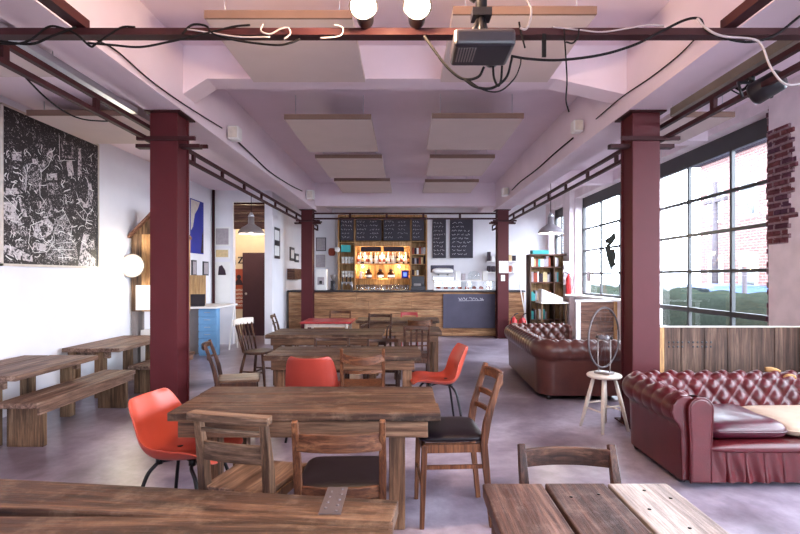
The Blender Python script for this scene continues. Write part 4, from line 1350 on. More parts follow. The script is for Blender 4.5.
for k, px in enumerate((362, 399)):
    MB().ball((shx(px), 0.30, shz(266.5)), 0.03, 10).build('bulb', M['bulb_amber'], t)
    lamp('shelf_light', 'POINT', (ox + shx(px), BW + 0.22, shz(267)), 9, (1.0, 0.72, 0.36), 0.05)
for k, px in enumerate((363, 383, 403)):
    lamp('shelf_light', 'POINT', (ox + shx(px), BW + 0.15, shz(253)), 5, (1.0, 0.75, 0.45), 0.05)
lamp('counter_light', 'POINT', (ox + shx(383), BW - 0.05, shz(281)), 6, (1.0, 0.72, 0.42), 0.05)

def put(name, label, cat, group, proto, loc, rot=0):
    if proto is None:
        return None
    return dup(proto, loc, rot, label, group)
BOT = [(0.036, 0), (0.038, 0.01), (0.038, 0.17), (0.03, 0.205), (0.014, 0.235), (0.013, 0.29), (0.016, 0.292), (0.016, 0.305), (0.001, 0.306)]
def bottle(mat, capm, lab, k=1.0):
    t = thing('bottle', 'bottle', 'bottle', (0, 0, 0), 0, 'bottles on the back bar shelf')
    MB().lathe([(r * k, z * k) for r, z in BOT], 14).build('glass_body', mat, t)
    MB().lathe([(0.0388 * k, 0.05 * k), (0.0392 * k, 0.05 * k), (0.0392 * k, 0.14 * k), (0.0388 * k, 0.14 * k)], 14).build('paper_label', lab, t)
    MB().lathe([(0.0165 * k, 0.27 * k), (0.0168 * k, 0.31 * k), (0.001, 0.311 * k)], 10).build('cap', capm, t)
    return t
protos = [bottle(M['clear_glass'], M['white'], M['paper']), bottle(M['amber'], M['black'], M['print_yellow']), bottle(M['green_glass'], M['red_ext'], M['paper'], 0.95), bottle(M['clear_glass'], M['red_ext'], M['print_red'], 0.9)]
kinds = ['clear spirit bottle on the upper back bar shelf', 'dark amber spirit bottle on the upper back bar shelf', 'green glass bottle on the upper back bar shelf', 'clear bottle with a reddish label on the upper back bar shelf']
rn = random.Random(21)
used = [False] * 4
zs = shz(263.8) + 0.0122
for i in range(24):
    k = (0, 0, 1, 0, 3, 2, 0, 1)[i % 8] if i % 5 else 3
    loc = (ox + shx(357.5) + i * (shx(408) - shx(357.5)) / 23, BW + 0.20 + 0.05 * (i % 2), zs)
    if not used[k]:
        used[k] = True
        protos[k].location = loc
        protos[k]['label'] = kinds[k]
        protos[k]['group'] = ['clear spirit bottles', 'amber spirit bottles', 'green bottles', 'red labelled bottles'][k]
    else:
        dup(protos[k], loc, 0, kinds[k])
# three big dark jars with white labels
JL = ['big dark jar with a white label on the lit shelf, left of three', 'big dark jar with a white label on the lit shelf, middle of three', 'big dark jar with a white label on the lit shelf, nearest the blue screen']
zj = shz(278.8) + 0.0122
t = thing('big_jar', JL[0], 'jar', (ox + shx(368), BW + 0.16, zj), 0, 'big dark jars')
MB().lathe([(0.09, 0), (0.098, 0.02), (0.098, 0.13), (0.07, 0.17), (0.04, 0.185), (0.04, 0.20), (0.001, 0.20)], 20).build('body', M['amber'], t)
MB().lathe([(0.0985, 0.03), (0.0995, 0.03), (0.0995, 0.095), (0.0985, 0.095)], 20).build('paper_label', M['paper'], t)
MB().lathe([(0.05, 0.198), (0.055, 0.23), (0.04, 0.25), (0.001, 0.252)], 16).build('lid', M['black'], t)
dup(t, (ox + shx(380), BW + 0.16, zj), 0, JL[1]); dup(t, (ox + shx(391), BW + 0.16, zj), 0, JL[2])
t = thing('jug', 'pale jug on the lit shelf, left of the dark jars', 'jug', (ox + shx(360.2), BW + 0.16, zj))
MB().lathe([(0.045, 0), (0.05, 0.08), (0.04, 0.17), (0.046, 0.20), (0.04, 0.2), (0.036, 0.17)], 16).build('body', M['white'], t)
MB().tube([(0.04, 0, 0.17), (0.08, 0, 0.14), (0.075, 0, 0.08), (0.046, 0, 0.05)], 0.007, 8).build('handle', M['white'], t)
t = thing('tablet', 'small screen glowing blue on the lit shelf', 'screen', (ox + shx(405), BW + 0.10, zj))
MB().box((-0.10, 0, 0), (0.10, 0.03, 0.22)).build('housing', M['blue_poster'], t, bevel=0.008)
MB().box((-0.045, -0.004, 0.055), (0.045, 0.001, 0.16)).build('screen', M['screen'], t)
# cups and glasses in rows
def vessel(name, label, cat, group, prof, mat):
    return tag(MB().lathe(prof, 14).build(name, mat, off=(0, 0, 0)), label, cat, group)
GL = glassmat('tumbler_glass', (0.90, 0.92, 0.94, 1), 0.25)
g0 = vessel('drinking_glass', 'clear glass in the row on the bar counter before the lit shelves', 'glass', 'glasses on the bar counter', [(0.028, 0), (0.03, 0.004), (0.036, 0.13), (0.034, 0.13), (0.028, 0.012)], GL)
zc0 = 1.0862
for i in range(19):
    loc = (at(357, 290, 12.0).x + i * 0.068, 12.0 + 0.06 * (i % 2), zc0)
    if i == 0:
        g0.location = loc
    else:
        dup(g0, loc, 0, g0['label'])
mug = vessel('mug', 'white cup on the left shelves of the back bar', 'cup', 'white cups on the left back shelves', [(0.026, 0), (0.036, 0.01), (0.04, 0.09), (0.037, 0.09), (0.032, 0.012)], M['white'])
first = True
for zz, n in ((shz(263.8) + 0.0122, 4), (shz(278) + 0.0122, 4)):
    for i in range(n):
        for kk in range(2):
            loc = (ox + shx(342.2) + i * 0.088, BW + 0.15, zz + 0.094 * kk)
            if first:
                mug.location = loc; first = False
            else:
                dup(mug, loc, 0, mug['label'])
# packets and books on the right shelves
def block(name, label, cat, group, x, y, z, w, d, h, mat):
    return tag(MB().box((-w / 2, -d / 2, 0), (w / 2, d / 2, h)).build(name, mat, off=(0, 0, 0), bevel=0.003), label, cat, group), (x, y, z)
rn = random.Random(8)
pal = [M['paper'], M['print_red'], M['print_yellow'], M['print_dark'], M['print_grey']]
nm = ['white', 'red brown', 'pale yellow', 'dark', 'grey']
for py, n, hgt in ((254.5, 6, 0.22), (264.2, 6, 0.2), (275.6, 3, 0.16)):
    for i in range(n):
        k = rn.randrange(5)
        o, loc = block('packet', '%s packet on the right shelves of the back bar' % nm[k], 'packet', '%s packets on the right back shelves' % nm[k], 0, 0, 0, 0.05, 0.12, hgt * rn.uniform(0.75, 1), pal[k])
        o.location = (ox + shx(413.2) + i * 0.062, BW + 0.15, shz(py) + 0.0122)
# things on the counter, left to right
def on_counter(px0, px1, py0, d=11.95):
    a, b = at(px0, 290, d), at(px1, py0, d)
    return (a.x + b.x) / 2, b.x - a.x, max(0.05, b.z - 1.086)
cx, w, h = on_counter(316, 327, 269)
t = thing('coffee_brewer', 'white boxy coffee brewer at the left end of the bar counter', 'coffee brewer', (cx, 11.98, 1.0855))
MB().box((-w / 2, -0.13, 0), (w / 2, 0.13, h)).build('body', M['white'], t, bevel=0.012)
MB().box((-w * 0.3, -0.134, h * 0.25), (w * 0.3, -0.128, h * 0.62)).build('panel', M['print_grey'], t)
MB().box((-w * 0.12, -0.15, h * 0.30), (w * 0.12, -0.132, h * 0.45)).build('tap', M['black'], t)
cx, w, h = on_counter(329, 337, 272)
t = thing('coffee_grinder', 'dark coffee grinder beside the white brewer', 'coffee grinder', (cx, 12.0, 1.0855))
MB().lathe([(0.08, 0), (0.085, 0.02), (0.065, 0.05), (0.065, 0.2), (0.075, 0.22), (0.04, 0.23)], 18).build('body', M['black'], t)
MB().lathe([(0.03, 0.228), (0.075, 0.34), (0.078, 0.36), (0.01, 0.37)], 18).build('hopper', M['grey'], t)
MB().box((-0.02, -0.12, 0.12), (0.02, -0.05, 0.15)).build('spout', M['black_metal'], t)
cx, w, h = on_counter(340, 353, 277)
t = thing('tap_fountain', 'silvery beer tap fountain on the bar counter', 'beer tap', (cx, 12.0, 1.0855))
MB().tube([(-0.12, 0, 0), (-0.12, 0, 0.18), (0.12, 0, 0.18), (0.12, 0, 0)], 0.03, 12).build('column', M['steel'], t)
for k in range(3):
    MB().tube([(-0.09 + 0.09 * k, -0.02, 0.18), (-0.09 + 0.09 * k, -0.09, 0.17), (-0.09 + 0.09 * k, -0.095, 0.12)], 0.012, 8).build('nozzle', M['steel'], t)
    MB().tube([(-0.09 + 0.09 * k, -0.05, 0.19), (-0.09 + 0.09 * k, -0.06, 0.32)], [0.01, 0.018], 8).build('tap_handle', M['black'], t)
cx, w, h = on_counter(411, 425, 277)
t = thing('till', 'black till on the bar counter before the right shelves', 'till', (cx, 12.0, 1.0855))
MB().box((-w / 2, -0.14, 0), (w / 2, 0.14, 0.1)).build('drawer', M['black'], t, bevel=0.006)
MB().box((-w * 0.45, 0.0, 0.1), (w * 0.45, 0.03, h + 0.02)).build('screen_housing', M['black'], t, bevel=0.006)
MB().box((-w * 0.3, -0.08, 0.1), (w * 0.2, -0.02, 0.16)).build('keypad', M['grey'], t)
# espresso machine
cx, w = at(442.5, 270, 12.05).x, 0.50
h = 0.33
t = thing('espresso_machine', 'white espresso machine with a dark hood at the right of the back shelves', 'espresso machine', (cx, 12.0, 1.3260))
MB().box((-w / 2, -0.12, 0.0), (w / 2, 0.2, 0.08)).build('drip_tray', M['steel'], t, bevel=0.006)
MB().box((-w / 2, 0.06, 0.08), (w / 2, 0.2, h * 0.72)).build('back_body', M['white'], t)
MB().pillow((0, 0.02, h * 0.66), w / 2, 0.17, h * 0.22, 0.3).build('top_body', M['white'], t)
MB().box((-w / 2 - 0.03, 0.12, h * 0.55), (w / 2 + 0.03, 0.21, h + 0.03)).build('hood', M['chalk_grey'], t, bevel=0.01)
for sx in (-1, 1):
    MB().lathe([(0.035, 0), (0.035, 0.04)], 14, xf=Matrix.Translation((sx * w * 0.22, -0.03, h * 0.40))).build('group_head', M['steel'], t)
    MB().tube([(sx * w * 0.22, -0.04, h * 0.42), (sx * w * 0.22, -0.16, h * 0.38)], 0.014, 8).build('portafilter', M['black'], t)
# glass display case on the right half of the counter
a, b = at(434, 290, 11.80), at(497, 279.5, 11.80)
w, h = b.x - a.x, 0.24
t = thing('display_case', 'white framed glass display case on the right end of the bar', 'display case', ((a.x + b.x) / 2, 12.0, 1.0855))
MB().box((-w / 2, -0.2, 0), (w / 2, 0.2, 0.025)).build('base', M['white'], t)
MB().box((-w / 2, -0.2, h - 0.03), (w / 2, 0.2, h)).build('top_shelf', M['white'], t)
for sx in (-1, 0.05, 1):
    MB().box((sx * (w / 2 - 0.012) - 0.012, -0.2, 0.025), (sx * (w / 2 - 0.012) + 0.012, -0.176, h - 0.03)).build('post', M['white'], t)
MB().box((-w / 2 + 0.02, -0.19, 0.025), (w / 2 - 0.02, -0.186, h - 0.03)).build('glass', M['case_glass'], t)
rn = random.Random(4)
fd = vessel('cake', 'small brown cake in the glass display case', 'cake', 'cakes in the display case', [(0.045, 0), (0.05, 0.02), (0.045, 0.05), (0.02, 0.065), (0.001, 0.068)], M['print_red'])
for i in range(8):
    loc = ((a.x + b.x) / 2 - w / 2 + 0.12 + i * 0.17, 12.0, 1.0855 + 0.0255)
    if i == 0:
        fd.location = loc
    else:
        dup(fd, loc, 0, fd['label'])
zc1 = 1.0855 + h
tt = thing('glass_dome', 'glass cake dome on top of the display case', 'cake dome', (at(474, 270, 12).x, 12.0, zc1 + 0.0005))
MB().lathe([(0.17, 0), (0.18, 0.012), (0.10, 0.02), (0.001, 0.02)], 24).build('plate', M['white'], tt)
MB().lathe([(0.15, 0.021), (0.15, 0.14), (0.10, 0.2), (0.02, 0.215), (0.001, 0.216)], 24).build('dome', M['case_glass'], tt)
for (px, k, lab) in ((457.5, 'a', 'white carton on the display case, left one'), (485, 'b', 'white carton on the display case, beside the red column'), (463.3, 'c', 'grey tin on the display case beside the glass dome')):
    o = tag(MB().box((-0.06 if k != 'c' else -0.045, -0.07, 0), (0.06 if k != 'c' else 0.045, 0.07, 0.22 if k != 'c' else 0.16)).build('carton' if k != 'c' else 'tin', M['paper'] if k != 'c' else M['print_grey'], off=(0, 0, 0), bevel=0.004), lab, 'carton' if k != 'c' else 'tin')
    o.location = (at(px, 270, 12).x, 12.0, zc1 + 0.0005)
# white notices on the right bar column
for (x0, x1, ya, yb, lab) in ((499, 508.5, 261, 273, 'white notice taped to the red column at the bar, upper one'), (501, 505, 275, 281, 'small white notice taped to the red column at the bar, lower one')):
    a, b = dbox(x0, x1, ya, yb, 11.39, 0.006)
    tag(MB().box(a, b).build('notice', M['paper']), lab, 'notice')
# shelves on the back wall right of the column
for (py, lab) in ((261.5, 'white wall shelf behind the right bar column, upper'), (272.5, 'white wall shelf behind the right bar column, lower')):
    a = at(487, py, 14.0); b = at(519, py, 14.0)
    tag(MB().box((a.x, 13.96, a.z - 0.015), (b.x, y1r - 0.001, a.z + 0.015)).build('wall_shelf', M['white']), lab, 'shelf')
    rn = random.Random(int(py))
    for i in range(7):
        px = 489 + i * 4.2
        k = rn.randrange(5)
        o, _ = block('jar' if i % 2 else 'box', '%s %s on the %s white shelf behind the right bar column' % (nm[k], 'jar' if i % 2 else 'box', 'upper' if py < 270 else 'lower'), 'jar' if i % 2 else 'box', '%s things on the %s white shelf' % (nm[k], 'upper' if py < 270 else 'lower'), 0, 0, 0, 0.09, 0.1, rn.uniform(0.12, 0.26), pal[k])
        o.location = (at(px, 270, 14.05).x, 14.08, a.z + 0.0155)
# teal card, round plate and red paper left of the shelves
a, b = dbox(341, 350.5, 245, 252, 13.588, 0.01)
tag(MB().box(a, b).build('card', M['teal']), 'teal card at the top left of the back shelves', 'card')
p = at(337, 249.5, 13.5)
o = tag(MB().lathe([(0.001, 0), (0.07, 0.0), (0.075, 0.012), (0.06, 0.016), (0.001, 0.012)], 20, xf=Matrix.Rotation(PI / 2, 4, 'X')).build('plate', M['white'], off=(0, 0, 0)), 'round white plate hung beside the teal card', 'plate')
o.location = (p.x, 13.58, p.z)
p = at(332, 252, 14.17)
tag(MB().pillow((p.x, 14.15, p.z), 0.10, 0.045, 0.11, 0.6).build('red_hat', M['print_red']), 'reddish round hanging on the wall left of the plate', 'wall hanging')
# pictures beside the left bar column
def picture(label, px0, px1, py0, py1, d, inner, group=None, frame='black', kind='framed_picture', fw=0.02):
    a, b = dbox(px0, px1, py0, py1, d, 0.02)
    t = thing(kind, label, 'picture', ((a.x + b.x) / 2, d, a.z), 0, group)
    w, h = b.x - a.x, b.z - a.z
    MB().box((-w / 2, 0, 0), (w / 2, 0.02, h)).build('frame', M[frame], t, bevel=0.003)
    MB().box((-w / 2 + fw, -0.003, fw), (w / 2 - fw, 0.001, h - fw)).build('print', M[inner], t)
    return t
picture('dark framed picture on the back wall between the left bar column and the shelves', 316, 326, 237.5, 251, 14.17, 'print_grey')
picture('pale notice on the back wall below the dark framed picture', 315, 326, 254, 268, 14.17, 'print_grey', frame='paper')

# ================================================================== LEFT WALL AND THE BACK ROOM
# the big black and white print: board, border and the figures of the picture
def mural_pt(zx, zy, x):
    px, py = zx / 3.143, 100 + zy / 3.141
    d = -x * F / (VX - px)
    return Vector((x, d, H - (py - VY) * d / F))
t = thing('mural_print', 'huge black and white print of a crowded room on the left wall', 'mural', (LW + 0.012, 5.71, 1.52))
o0 = Vector(t.location)
MB().box((LW + 0.002, 4.935, 1.515), (LW + 0.02, 6.49, 3.115)).build('board', M['lino_black'], t, off=o0)
m = MB()
for (a, b) in (((4.93, 1.51), (6.495, 1.535)), ((4.93, 3.10), (6.495, 3.12)), ((4.93, 1.51), (4.945, 3.12)), ((6.478, 1.51), (6.495, 3.12))):
    m.box((LW + 0.002, a[0], a[1]), (LW + 0.03, b[0], b[1]))
m.build('border', M['offwhite'], t, off=o0)
figs = {
 'white': [[(36, 162), (66, 164), (68, 192), (38, 188)], [(8, 278), (52, 276), (72, 292), (12, 300)], [(60, 305), (78, 330), (90, 368), (72, 366), (64, 340)], [(10, 320), (56, 316), (48, 350), (70, 390), (30, 396), (12, 372)],
           [(112, 384), (148, 370), (168, 392), (160, 420), (130, 440), (104, 428)], [(4, 452), (40, 460), (100, 490), (104, 508), (60, 502), (4, 476)], [(100, 470), (150, 476), (176, 458), (166, 436), (140, 452), (104, 446)],
           [(262, 420), (282, 424), (270, 452), (296, 440), (296, 470), (266, 468), (300, 500), (298, 524), (246, 520), (252, 470)], [(246, 152), (254, 152), (256, 242), (244, 236)], [(208, 194), (226, 190), (232, 236), (214, 240)],
           [(152, 232), (178, 230), (180, 250), (154, 252)], [(276, 254), (286, 262), (292, 300), (284, 340), (262, 338), (246, 310), (252, 306), (268, 326), (278, 312), (276, 280)], [(100, 184), (118, 186), (116, 204), (104, 206)],
           [(146, 168), (160, 150), (168, 178), (156, 186)], [(176, 318), (188, 322), (182, 352), (170, 348)]],
 'grey': [[(72, 206), (96, 196), (130, 210), (128, 290), (104, 284), (92, 262), (78, 286), (68, 280)], [(120, 208), (150, 172), (160, 180), (132, 226)], [(192, 128), (230, 132), (230, 186), (194, 178)], [(116, 320), (160, 312), (168, 366), (138, 372), (118, 356)],
          [(170, 372), (206, 356), (226, 424), (196, 440), (170, 420)], [(150, 440), (236, 430), (244, 500), (196, 512), (140, 500)], [(20, 374), (56, 384), (84, 400), (88, 430), (46, 424)], [(146, 262), (176, 258), (196, 282), (180, 300), (150, 296)], [(40, 440), (88, 436), (92, 470), (50, 462)]],
 'black': [[(84, 284), (112, 296), (118, 350), (96, 392), (82, 356)], [(172, 282), (202, 276), (210, 318), (188, 352), (172, 340)], [(204, 264), (218, 252), (232, 268), (242, 292), (240, 330), (214, 342)], [(6, 382), (32, 394), (50, 452), (8, 444)], [(198, 140), (224, 142), (224, 176), (200, 172)], [(248, 280), (262, 278), (262, 316), (250, 306)], [(124, 398), (144, 390), (150, 408), (132, 420)]],
}
for key, mt in (('white', 'lino_white'), ('grey', 'lino_grey'), ('black', 'lino_black')):
    for poly in figs[key]:
        xx = LW + 0.02 + {'white': 0.0, 'grey': 0.0006, 'black': 0.0012}[key]
        MB().prism([mural_pt(a, b, xx - 0.001) for a, b in poly], (0.0022, 0, 0)).build('print_figure', M[mt], t, off=o0)
# drawn white outlines
m = MB()
for ln in ([(76, 210), (84, 240), (80, 290)], [(96, 200), (116, 196), (128, 214), (130, 250)], [(130, 226), (152, 206), (164, 176)], [(96, 394), (130, 380), (164, 400), (172, 440), (150, 476), (108, 480), (90, 450), (96, 394)], [(176, 352), (200, 346), (226, 400), (220, 440)], [(240, 290), (252, 330), (276, 360), (292, 340)], [(204, 296), (216, 306), (226, 300), (220, 314), (228, 324), (214, 318), (204, 326), (208, 310), (204, 296)], [(150, 440), (190, 480), (240, 500)], [(176, 450), (230, 446)], [(166, 470), (236, 470)], [(12, 300), (60, 350)], [(186, 110), (188, 190), (236, 190)], [(124, 260), (126, 300), (146, 330)], [(240, 350), (262, 376), (290, 380)]):
    m.sweep([mural_pt(a, b, LW + 0.0225) for a, b in ln], X, 0.001, 0.006)
rn = random.Random(44)
for _ in range(150):
    a, b = rn.uniform(10, 286), rn.uniform(150, 505)
    if b < 40 + a * 0.33:
        continue
    th, cv, L = rn.uniform(0, 2 * PI), rn.uniform(-0.5, 0.5), rn.uniform(8, 22)
    ln = []
    for k in range(5):
        if 6 < a < 296 and b < 515:
            ln.append((a, b))
        a += L * 0.3 * math.cos(th); b += L * 0.3 * math.sin(th); th += cv
    if len(ln) > 2:
        m.sweep([mural_pt(p_, q_, LW + 0.0225) for p_, q_ in ln], X, 0.001, rn.uniform(0.004, 0.011))
m.build('print_outlines', M['paper'], t, off=o0)

# wooden hut-like booth with a round lamp
t = thing('wooden_booth', 'small plank booth with a gabled roof on the left wall behind the big column', 'wooden booth', (-3.60, 7.58, 0))
for k in range(5):
    MB().box((-0.37 + 0.15 * k, -0.33, 0.9), (-0.225 + 0.15 * k, -0.30, 2.02)).build('front_board', M['pine'] if k % 2 else M['bench_z'], t, bevel=0.003)
MB().box((-0.37, -0.30, 0.9), (0.38, -0.08, 2.02)).build('box_body', M['ply'], t)
for sx in (-1, 1):
    MB().prism([(sx * 0.385, -0.40, 2.0), (0, -0.40, 2.40), (0, -0.40, 2.36), (sx * 0.385, -0.40, 1.96)], (0, 0.36, 0)).build('roof_board', M['board_x'], t)
MB().prism([(-0.37, -0.32, 2.021), (0.38, -0.32, 2.021), (0.0, -0.32, 2.34)], (0, 0.22, 0)).build('gable', M['bench_z'], t)
for sx in (-0.34, 0.34):
    for sy in (-0.28, -0.11):
        MB().box((sx - 0.03, sy - 0.03, 0), (sx + 0.03, sy + 0.03, 0.899)).build('post', M['grey'], t)
MB().box((-0.30, -0.338, 0.92), (0.02, -0.331, 1.28)).build('paper_sheet', M['paper'], t)
MB().box((-0.28, -0.24, 0.0), (0.30, -0.10, 0.62)).build('white_cupboard', M['white'], t)
t = thing('round_lamp', 'glowing round lamp on the front of the plank booth', 'lamp', (-3.87, 7.09, 1.56))
MB().lathe([(0.06, 0.10), (0.12, 0.08), (0.165, 0.02), (0.17, 0.0), (0.155, 0.0), (0.11, 0.06)], 26, xf=Matrix.Rotation(PI / 2, 4, 'X') @ Matrix.Scale(-1, 4, (0, 0, 1))).build('lamp_dish', M['grey'], t)
MB().ball((0, 0.01, 0), 0.075, 16, sq=(1, 0.4, 1)).build('bulb', M['bulb_amber'], t)
MB().tube([(0, 0.09, 0), (0, 0.12, 0)], 0.025, 10).build('bracket', M['black_metal'], t)
lamp('booth_light', 'POINT', (-3.80, 6.85, 1.56), 9, (1.0, 0.90, 0.70), 0.08)

# blue print on the left wall
t = thing('blue_poster', 'ultramarine blue poster with a pale figure on the left wall', 'poster', (LW + 0.002, 9.6, 1.85))
MB().box((0, -0.30, 0.0), (0.01, 0.30, 1.02)).build('sheet', M['blue_poster'], t)
MB().prism([(0.011, -0.29, 1.0), (0.011, 0.12, 1.0), (0.011, 0.02, 0.86), (0.011, -0.12, 0.74), (0.011, -0.2, 0.5), (0.011, -0.29, 0.42)], (0.001, 0, 0)).build('pale_figure', M['offwhite'], t)
MB().prism([(0.011, 0.16, 0.02), (0.011, 0.29, 0.02), (0.011, 0.29, 0.5), (0.011, 0.22, 0.36), (0.011, 0.2, 0.2)], (0.001, 0, 0)).build('dark_figure', M['print_dark'], t)
for (ya, z0, w, h, lab) in ((9.45, 1.42, 0.20, 0.30, 'small dark framed picture below the blue poster, left one'), (10.0, 1.43, 0.26, 0.28, 'small dark framed picture below the blue poster, right one')):
    t = thing('framed_picture', lab, 'picture', (LW + 0.002, ya, z0))
    MB().box((0, -w / 2, 0), (0.02, w / 2, h)).build('frame', M['black'], t)
    MB().box((0.019, -w / 2 + 0.03, 0.03), (0.022, w / 2 - 0.03, h - 0.03)).build('print', M['print_grey'], t)
# desk with a blue drawer unit
t = thing('desk', 'white topped desk with a sky blue drawer unit by the left wall', 'desk', (-3.63, 9.35, 0))
MB().box((-0.36, -0.55, 0.84), (0.30, 0.6, 0.875)).build('desktop', M['white'], t, bevel=0.004)
MB().box((-0.04, -0.45, 0.0), (0.28, -0.30, 0.838)).build('drawer_carcass', M['blue_cab'], t, bevel=0.004)
for k in range(6):
    dr = MB().box((-0.04, -0.47, 0.05 + k * 0.13), (0.28, -0.449, 0.165 + k * 0.13)).build('drawer', M['blue_cab'], t, bevel=0.005)
    MB().tube([(0.07, -0.472, 0.12 + k * 0.13), (0.07, -0.49, 0.12 + k * 0.13), (0.17, -0.49, 0.12 + k * 0.13), (0.17, -0.472, 0.12 + k * 0.13)], 0.005, 6).build('handle', M['steel'], dr)
MB().box((-0.36, -0.3, 0.0), (-0.10, 0.5, 0.838)).build('side_cupboard', M['grey'], t)
t = thing('laptop', 'dark laptop on the white desk', 'laptop', (-3.76, 8.98, 0.8755), 0.3)
MB().box((-0.15, -0.1, 0), (0.15, 0.1, 0.015)).build('keyboard_base', M['black'], t)
MB().prism([(-0.15, 0.095, 0.012), (0.15, 0.095, 0.012), (0.15, 0.16, 0.21), (-0.15, 0.16, 0.21)], (0, 0.01, 0)).build('screen', M['black'], t)
o = tag(MB().box((-0.015, -0.42, 0), (0.015, 0.42, 0.56)).build('board', M['ply'], off=(0, 0, 0)), 'plywood board standing on the desk against the wall', 'board')
o.location = (-3.965, 9.50, 0.8755)
desk = [o for o in C.objects if o.name == 'desk'][0]
for s2 in (1,):
    o = MB().sweep([(0.28, s2 * 0.45, 0.838), (0.31, s2 * 0.40 + 0.16, 0)], Y, 0.03, 0.02).build('leg', M['white'], desk)
    o = MB().sweep([(0.28, s2 * 0.45 - 0.02, 0.838), (0.25, s2 * 0.40 - 0.14, 0)], Y, 0.03, 0.02).build('leg', M['white'], desk)

# sheets pinned to the cross wall
for (x0, x1, ya, yb, inner, lab) in ((214.5, 230, 227, 246, 'print_grey', 'pale drawing pinned on the cross wall, topmost of three'), (214.5, 229.5, 248.5, 258.5, 'print_yellow', 'yellowish print pinned on the cross wall, middle of three'), (215, 230, 262, 304, 'paper', 'tall pale sheet with a dark shape on the cross wall, lowest of three')):
    picture(lab, x0, x1, ya, yb, 10.385, inner, 'sheets on the cross wall', frame='paper', kind='wall_print', fw=0.03)
a, b = dbox(218, 226, 265, 275, 10.375, 0.004)
pr = [o for o in bpy.data.objects if o.name.startswith('wall_print')][-1]
MB().prism([(a.x, a.y, a.z), (b.x, a.y, a.z), (b.x - 0.02, a.y, a.z + 0.1), (a.x + 0.08, a.y, b.z), (a.x + 0.02, a.y, b.z - 0.03)], (0, 0.004, 0)).build('dark_shape', M['print_dark'], pr, off=pr.location)
# boards over the opening
t = thing('overdoor_boards', 'brown boards filling the top of the back room opening', 'boards', (-3.25, 10.45, 2.40))
for k in range(3):
    MB().box((-0.322, -0.015, 0.0 + 0.17 * k), (0.322, 0.02, 0.165 + 0.17 * k)).build('board', M['board_x'], t, bevel=0.003)
MB().box((-0.322, -0.02, 0.513), (0.322, 0.03, 0.553)).build('lintel_bar', M['dark_steel'], t)
lamp('back_room_light', 'POINT', (-3.5, 11.2, 2.7), 16, (1.0, 0.86, 0.64), 0.12)
# prints in the back room
t = thing('poster', 'rust coloured poster with a dark head and bold lettering, in the back room', 'poster', (at(238, 309, 11.98).x, 11.985, at(238, 309, 11.98).z))
w, h = 0.26, at(238, 269, 11.98).z - at(238, 309, 11.98).z
MB().box((-w / 2, 0, 0), (w / 2, 0.01, h)).build('sheet', M['print_red'], t)
MB().lathe([(0.001, 0), (0.055, 0), (0.055, 0.002), (0.001, 0.002)], 18, xf=Matrix.Translation((0.02, -0.001, h * 0.80)) @ Matrix.Rotation(PI / 2, 4, 'X')).build('head', M['print_dark'], t)
MB().prism([(-0.09, -0.002, h * 0.60), (0.12, -0.002, h * 0.60), (0.09, -0.002, h * 0.70), (0.04, -0.002, h * 0.76), (0.0, -0.002, h * 0.76), (-0.05, -0.002, h * 0.70)], (0, 0.002, 0)).build('shoulders', M['print_dark'], t)
m = MB()
rn = random.Random(31)
for r in range(5):
    x = -w * 0.4
    for k in range(4):
        z = h * 0.5 - r * h * 0.095
        kind = rn.randrange(3)
        m.box((x, -0.002, z - 0.055), (x + 0.012, 0, z))
        m.box((x + 0.03, -0.002, z - 0.055), (x + 0.042, 0, z))
        zz = z - (0.0, 0.024, 0.043)[kind]
        m.box((x + 0.012, -0.002, zz - 0.012), (x + 0.03, 0, zz))
        x += 0.055
m.build('lettering', M['offwhite'], t)
p = at(240.3, 263.5, 11.98)
m = MB()
m.prism([(-0.06, 0, 0), (0.065, 0, 0), (0.065, 0, 0.05), (0.045, 0, 0.022), (-0.018, 0, 0.022), (0.06, 0, 0.145), (0.06, 0, 0.16), (-0.055, 0, 0.16), (-0.055, 0, 0.115), (-0.035, 0, 0.138), (0.018, 0, 0.138), (-0.06, 0, 0.014)], (0, 0.01, 0))
o = tag(m.build('wall_letter', M['print_dark'], off=(0, 0, 0)), 'dark letter Z on the cream wall above the rust poster', 'letter')
o.location = (p.x, 11.985, p.z)
o = tag(MB().box((-0.02, 0, 0), (0.02, 0.012, 0.10)).build('wall_hook', M['print_dark'], off=(0, 0, 0)), 'small dark mark on the cream wall, left of the letter', 'wall mark')
p = at(234.7, 264.5, 11.98); o.location = (p.x, 11.985, p.z)

# frames on the partition wall
def side_frame(ya, yb, z0, z1, label, panes):
    t = thing('framed_picture', label, 'picture', (-2.798, (ya + yb) / 2, z0), 0, 'frames on the partition wall')
    b = (yb - ya) / 2
    MB().box((0, -b, 0), (0.025, b, z1 - z0)).build('frame', M['black'], t)
    n = panes
    for k in range(n):
        hz = (z1 - z0) / n
        MB().box((0.024, -b + 0.28 * b, hz * k + 0.06), (0.028, b - 0.28 * b, hz * (k + 1) - 0.06)).build('print', M['paper'], t)
def sy(px): return -2.798 * F / (px - VX)
side_frame(sy(272.6), sy(279), 1.80, 2.47, 'tall black frame with two pale prints on the partition wall', 2)
side_frame(sy(289.5), sy(293.5), 1.80, 2.13, 'small dark frame on the partition wall nearer the bar', 1)
side_frame(sy(294.5), sy(298), 1.78, 2.0, 'tiny dark frame on the partition wall next to the bar column', 1)
tag(MB().box((-2.795, sy(287), 1.34), (-2.62, sy(298), 1.60)).build('wall_cupboard', M['board_x']), 'small brown box shelf on the partition wall above the bar end', 'box shelf')

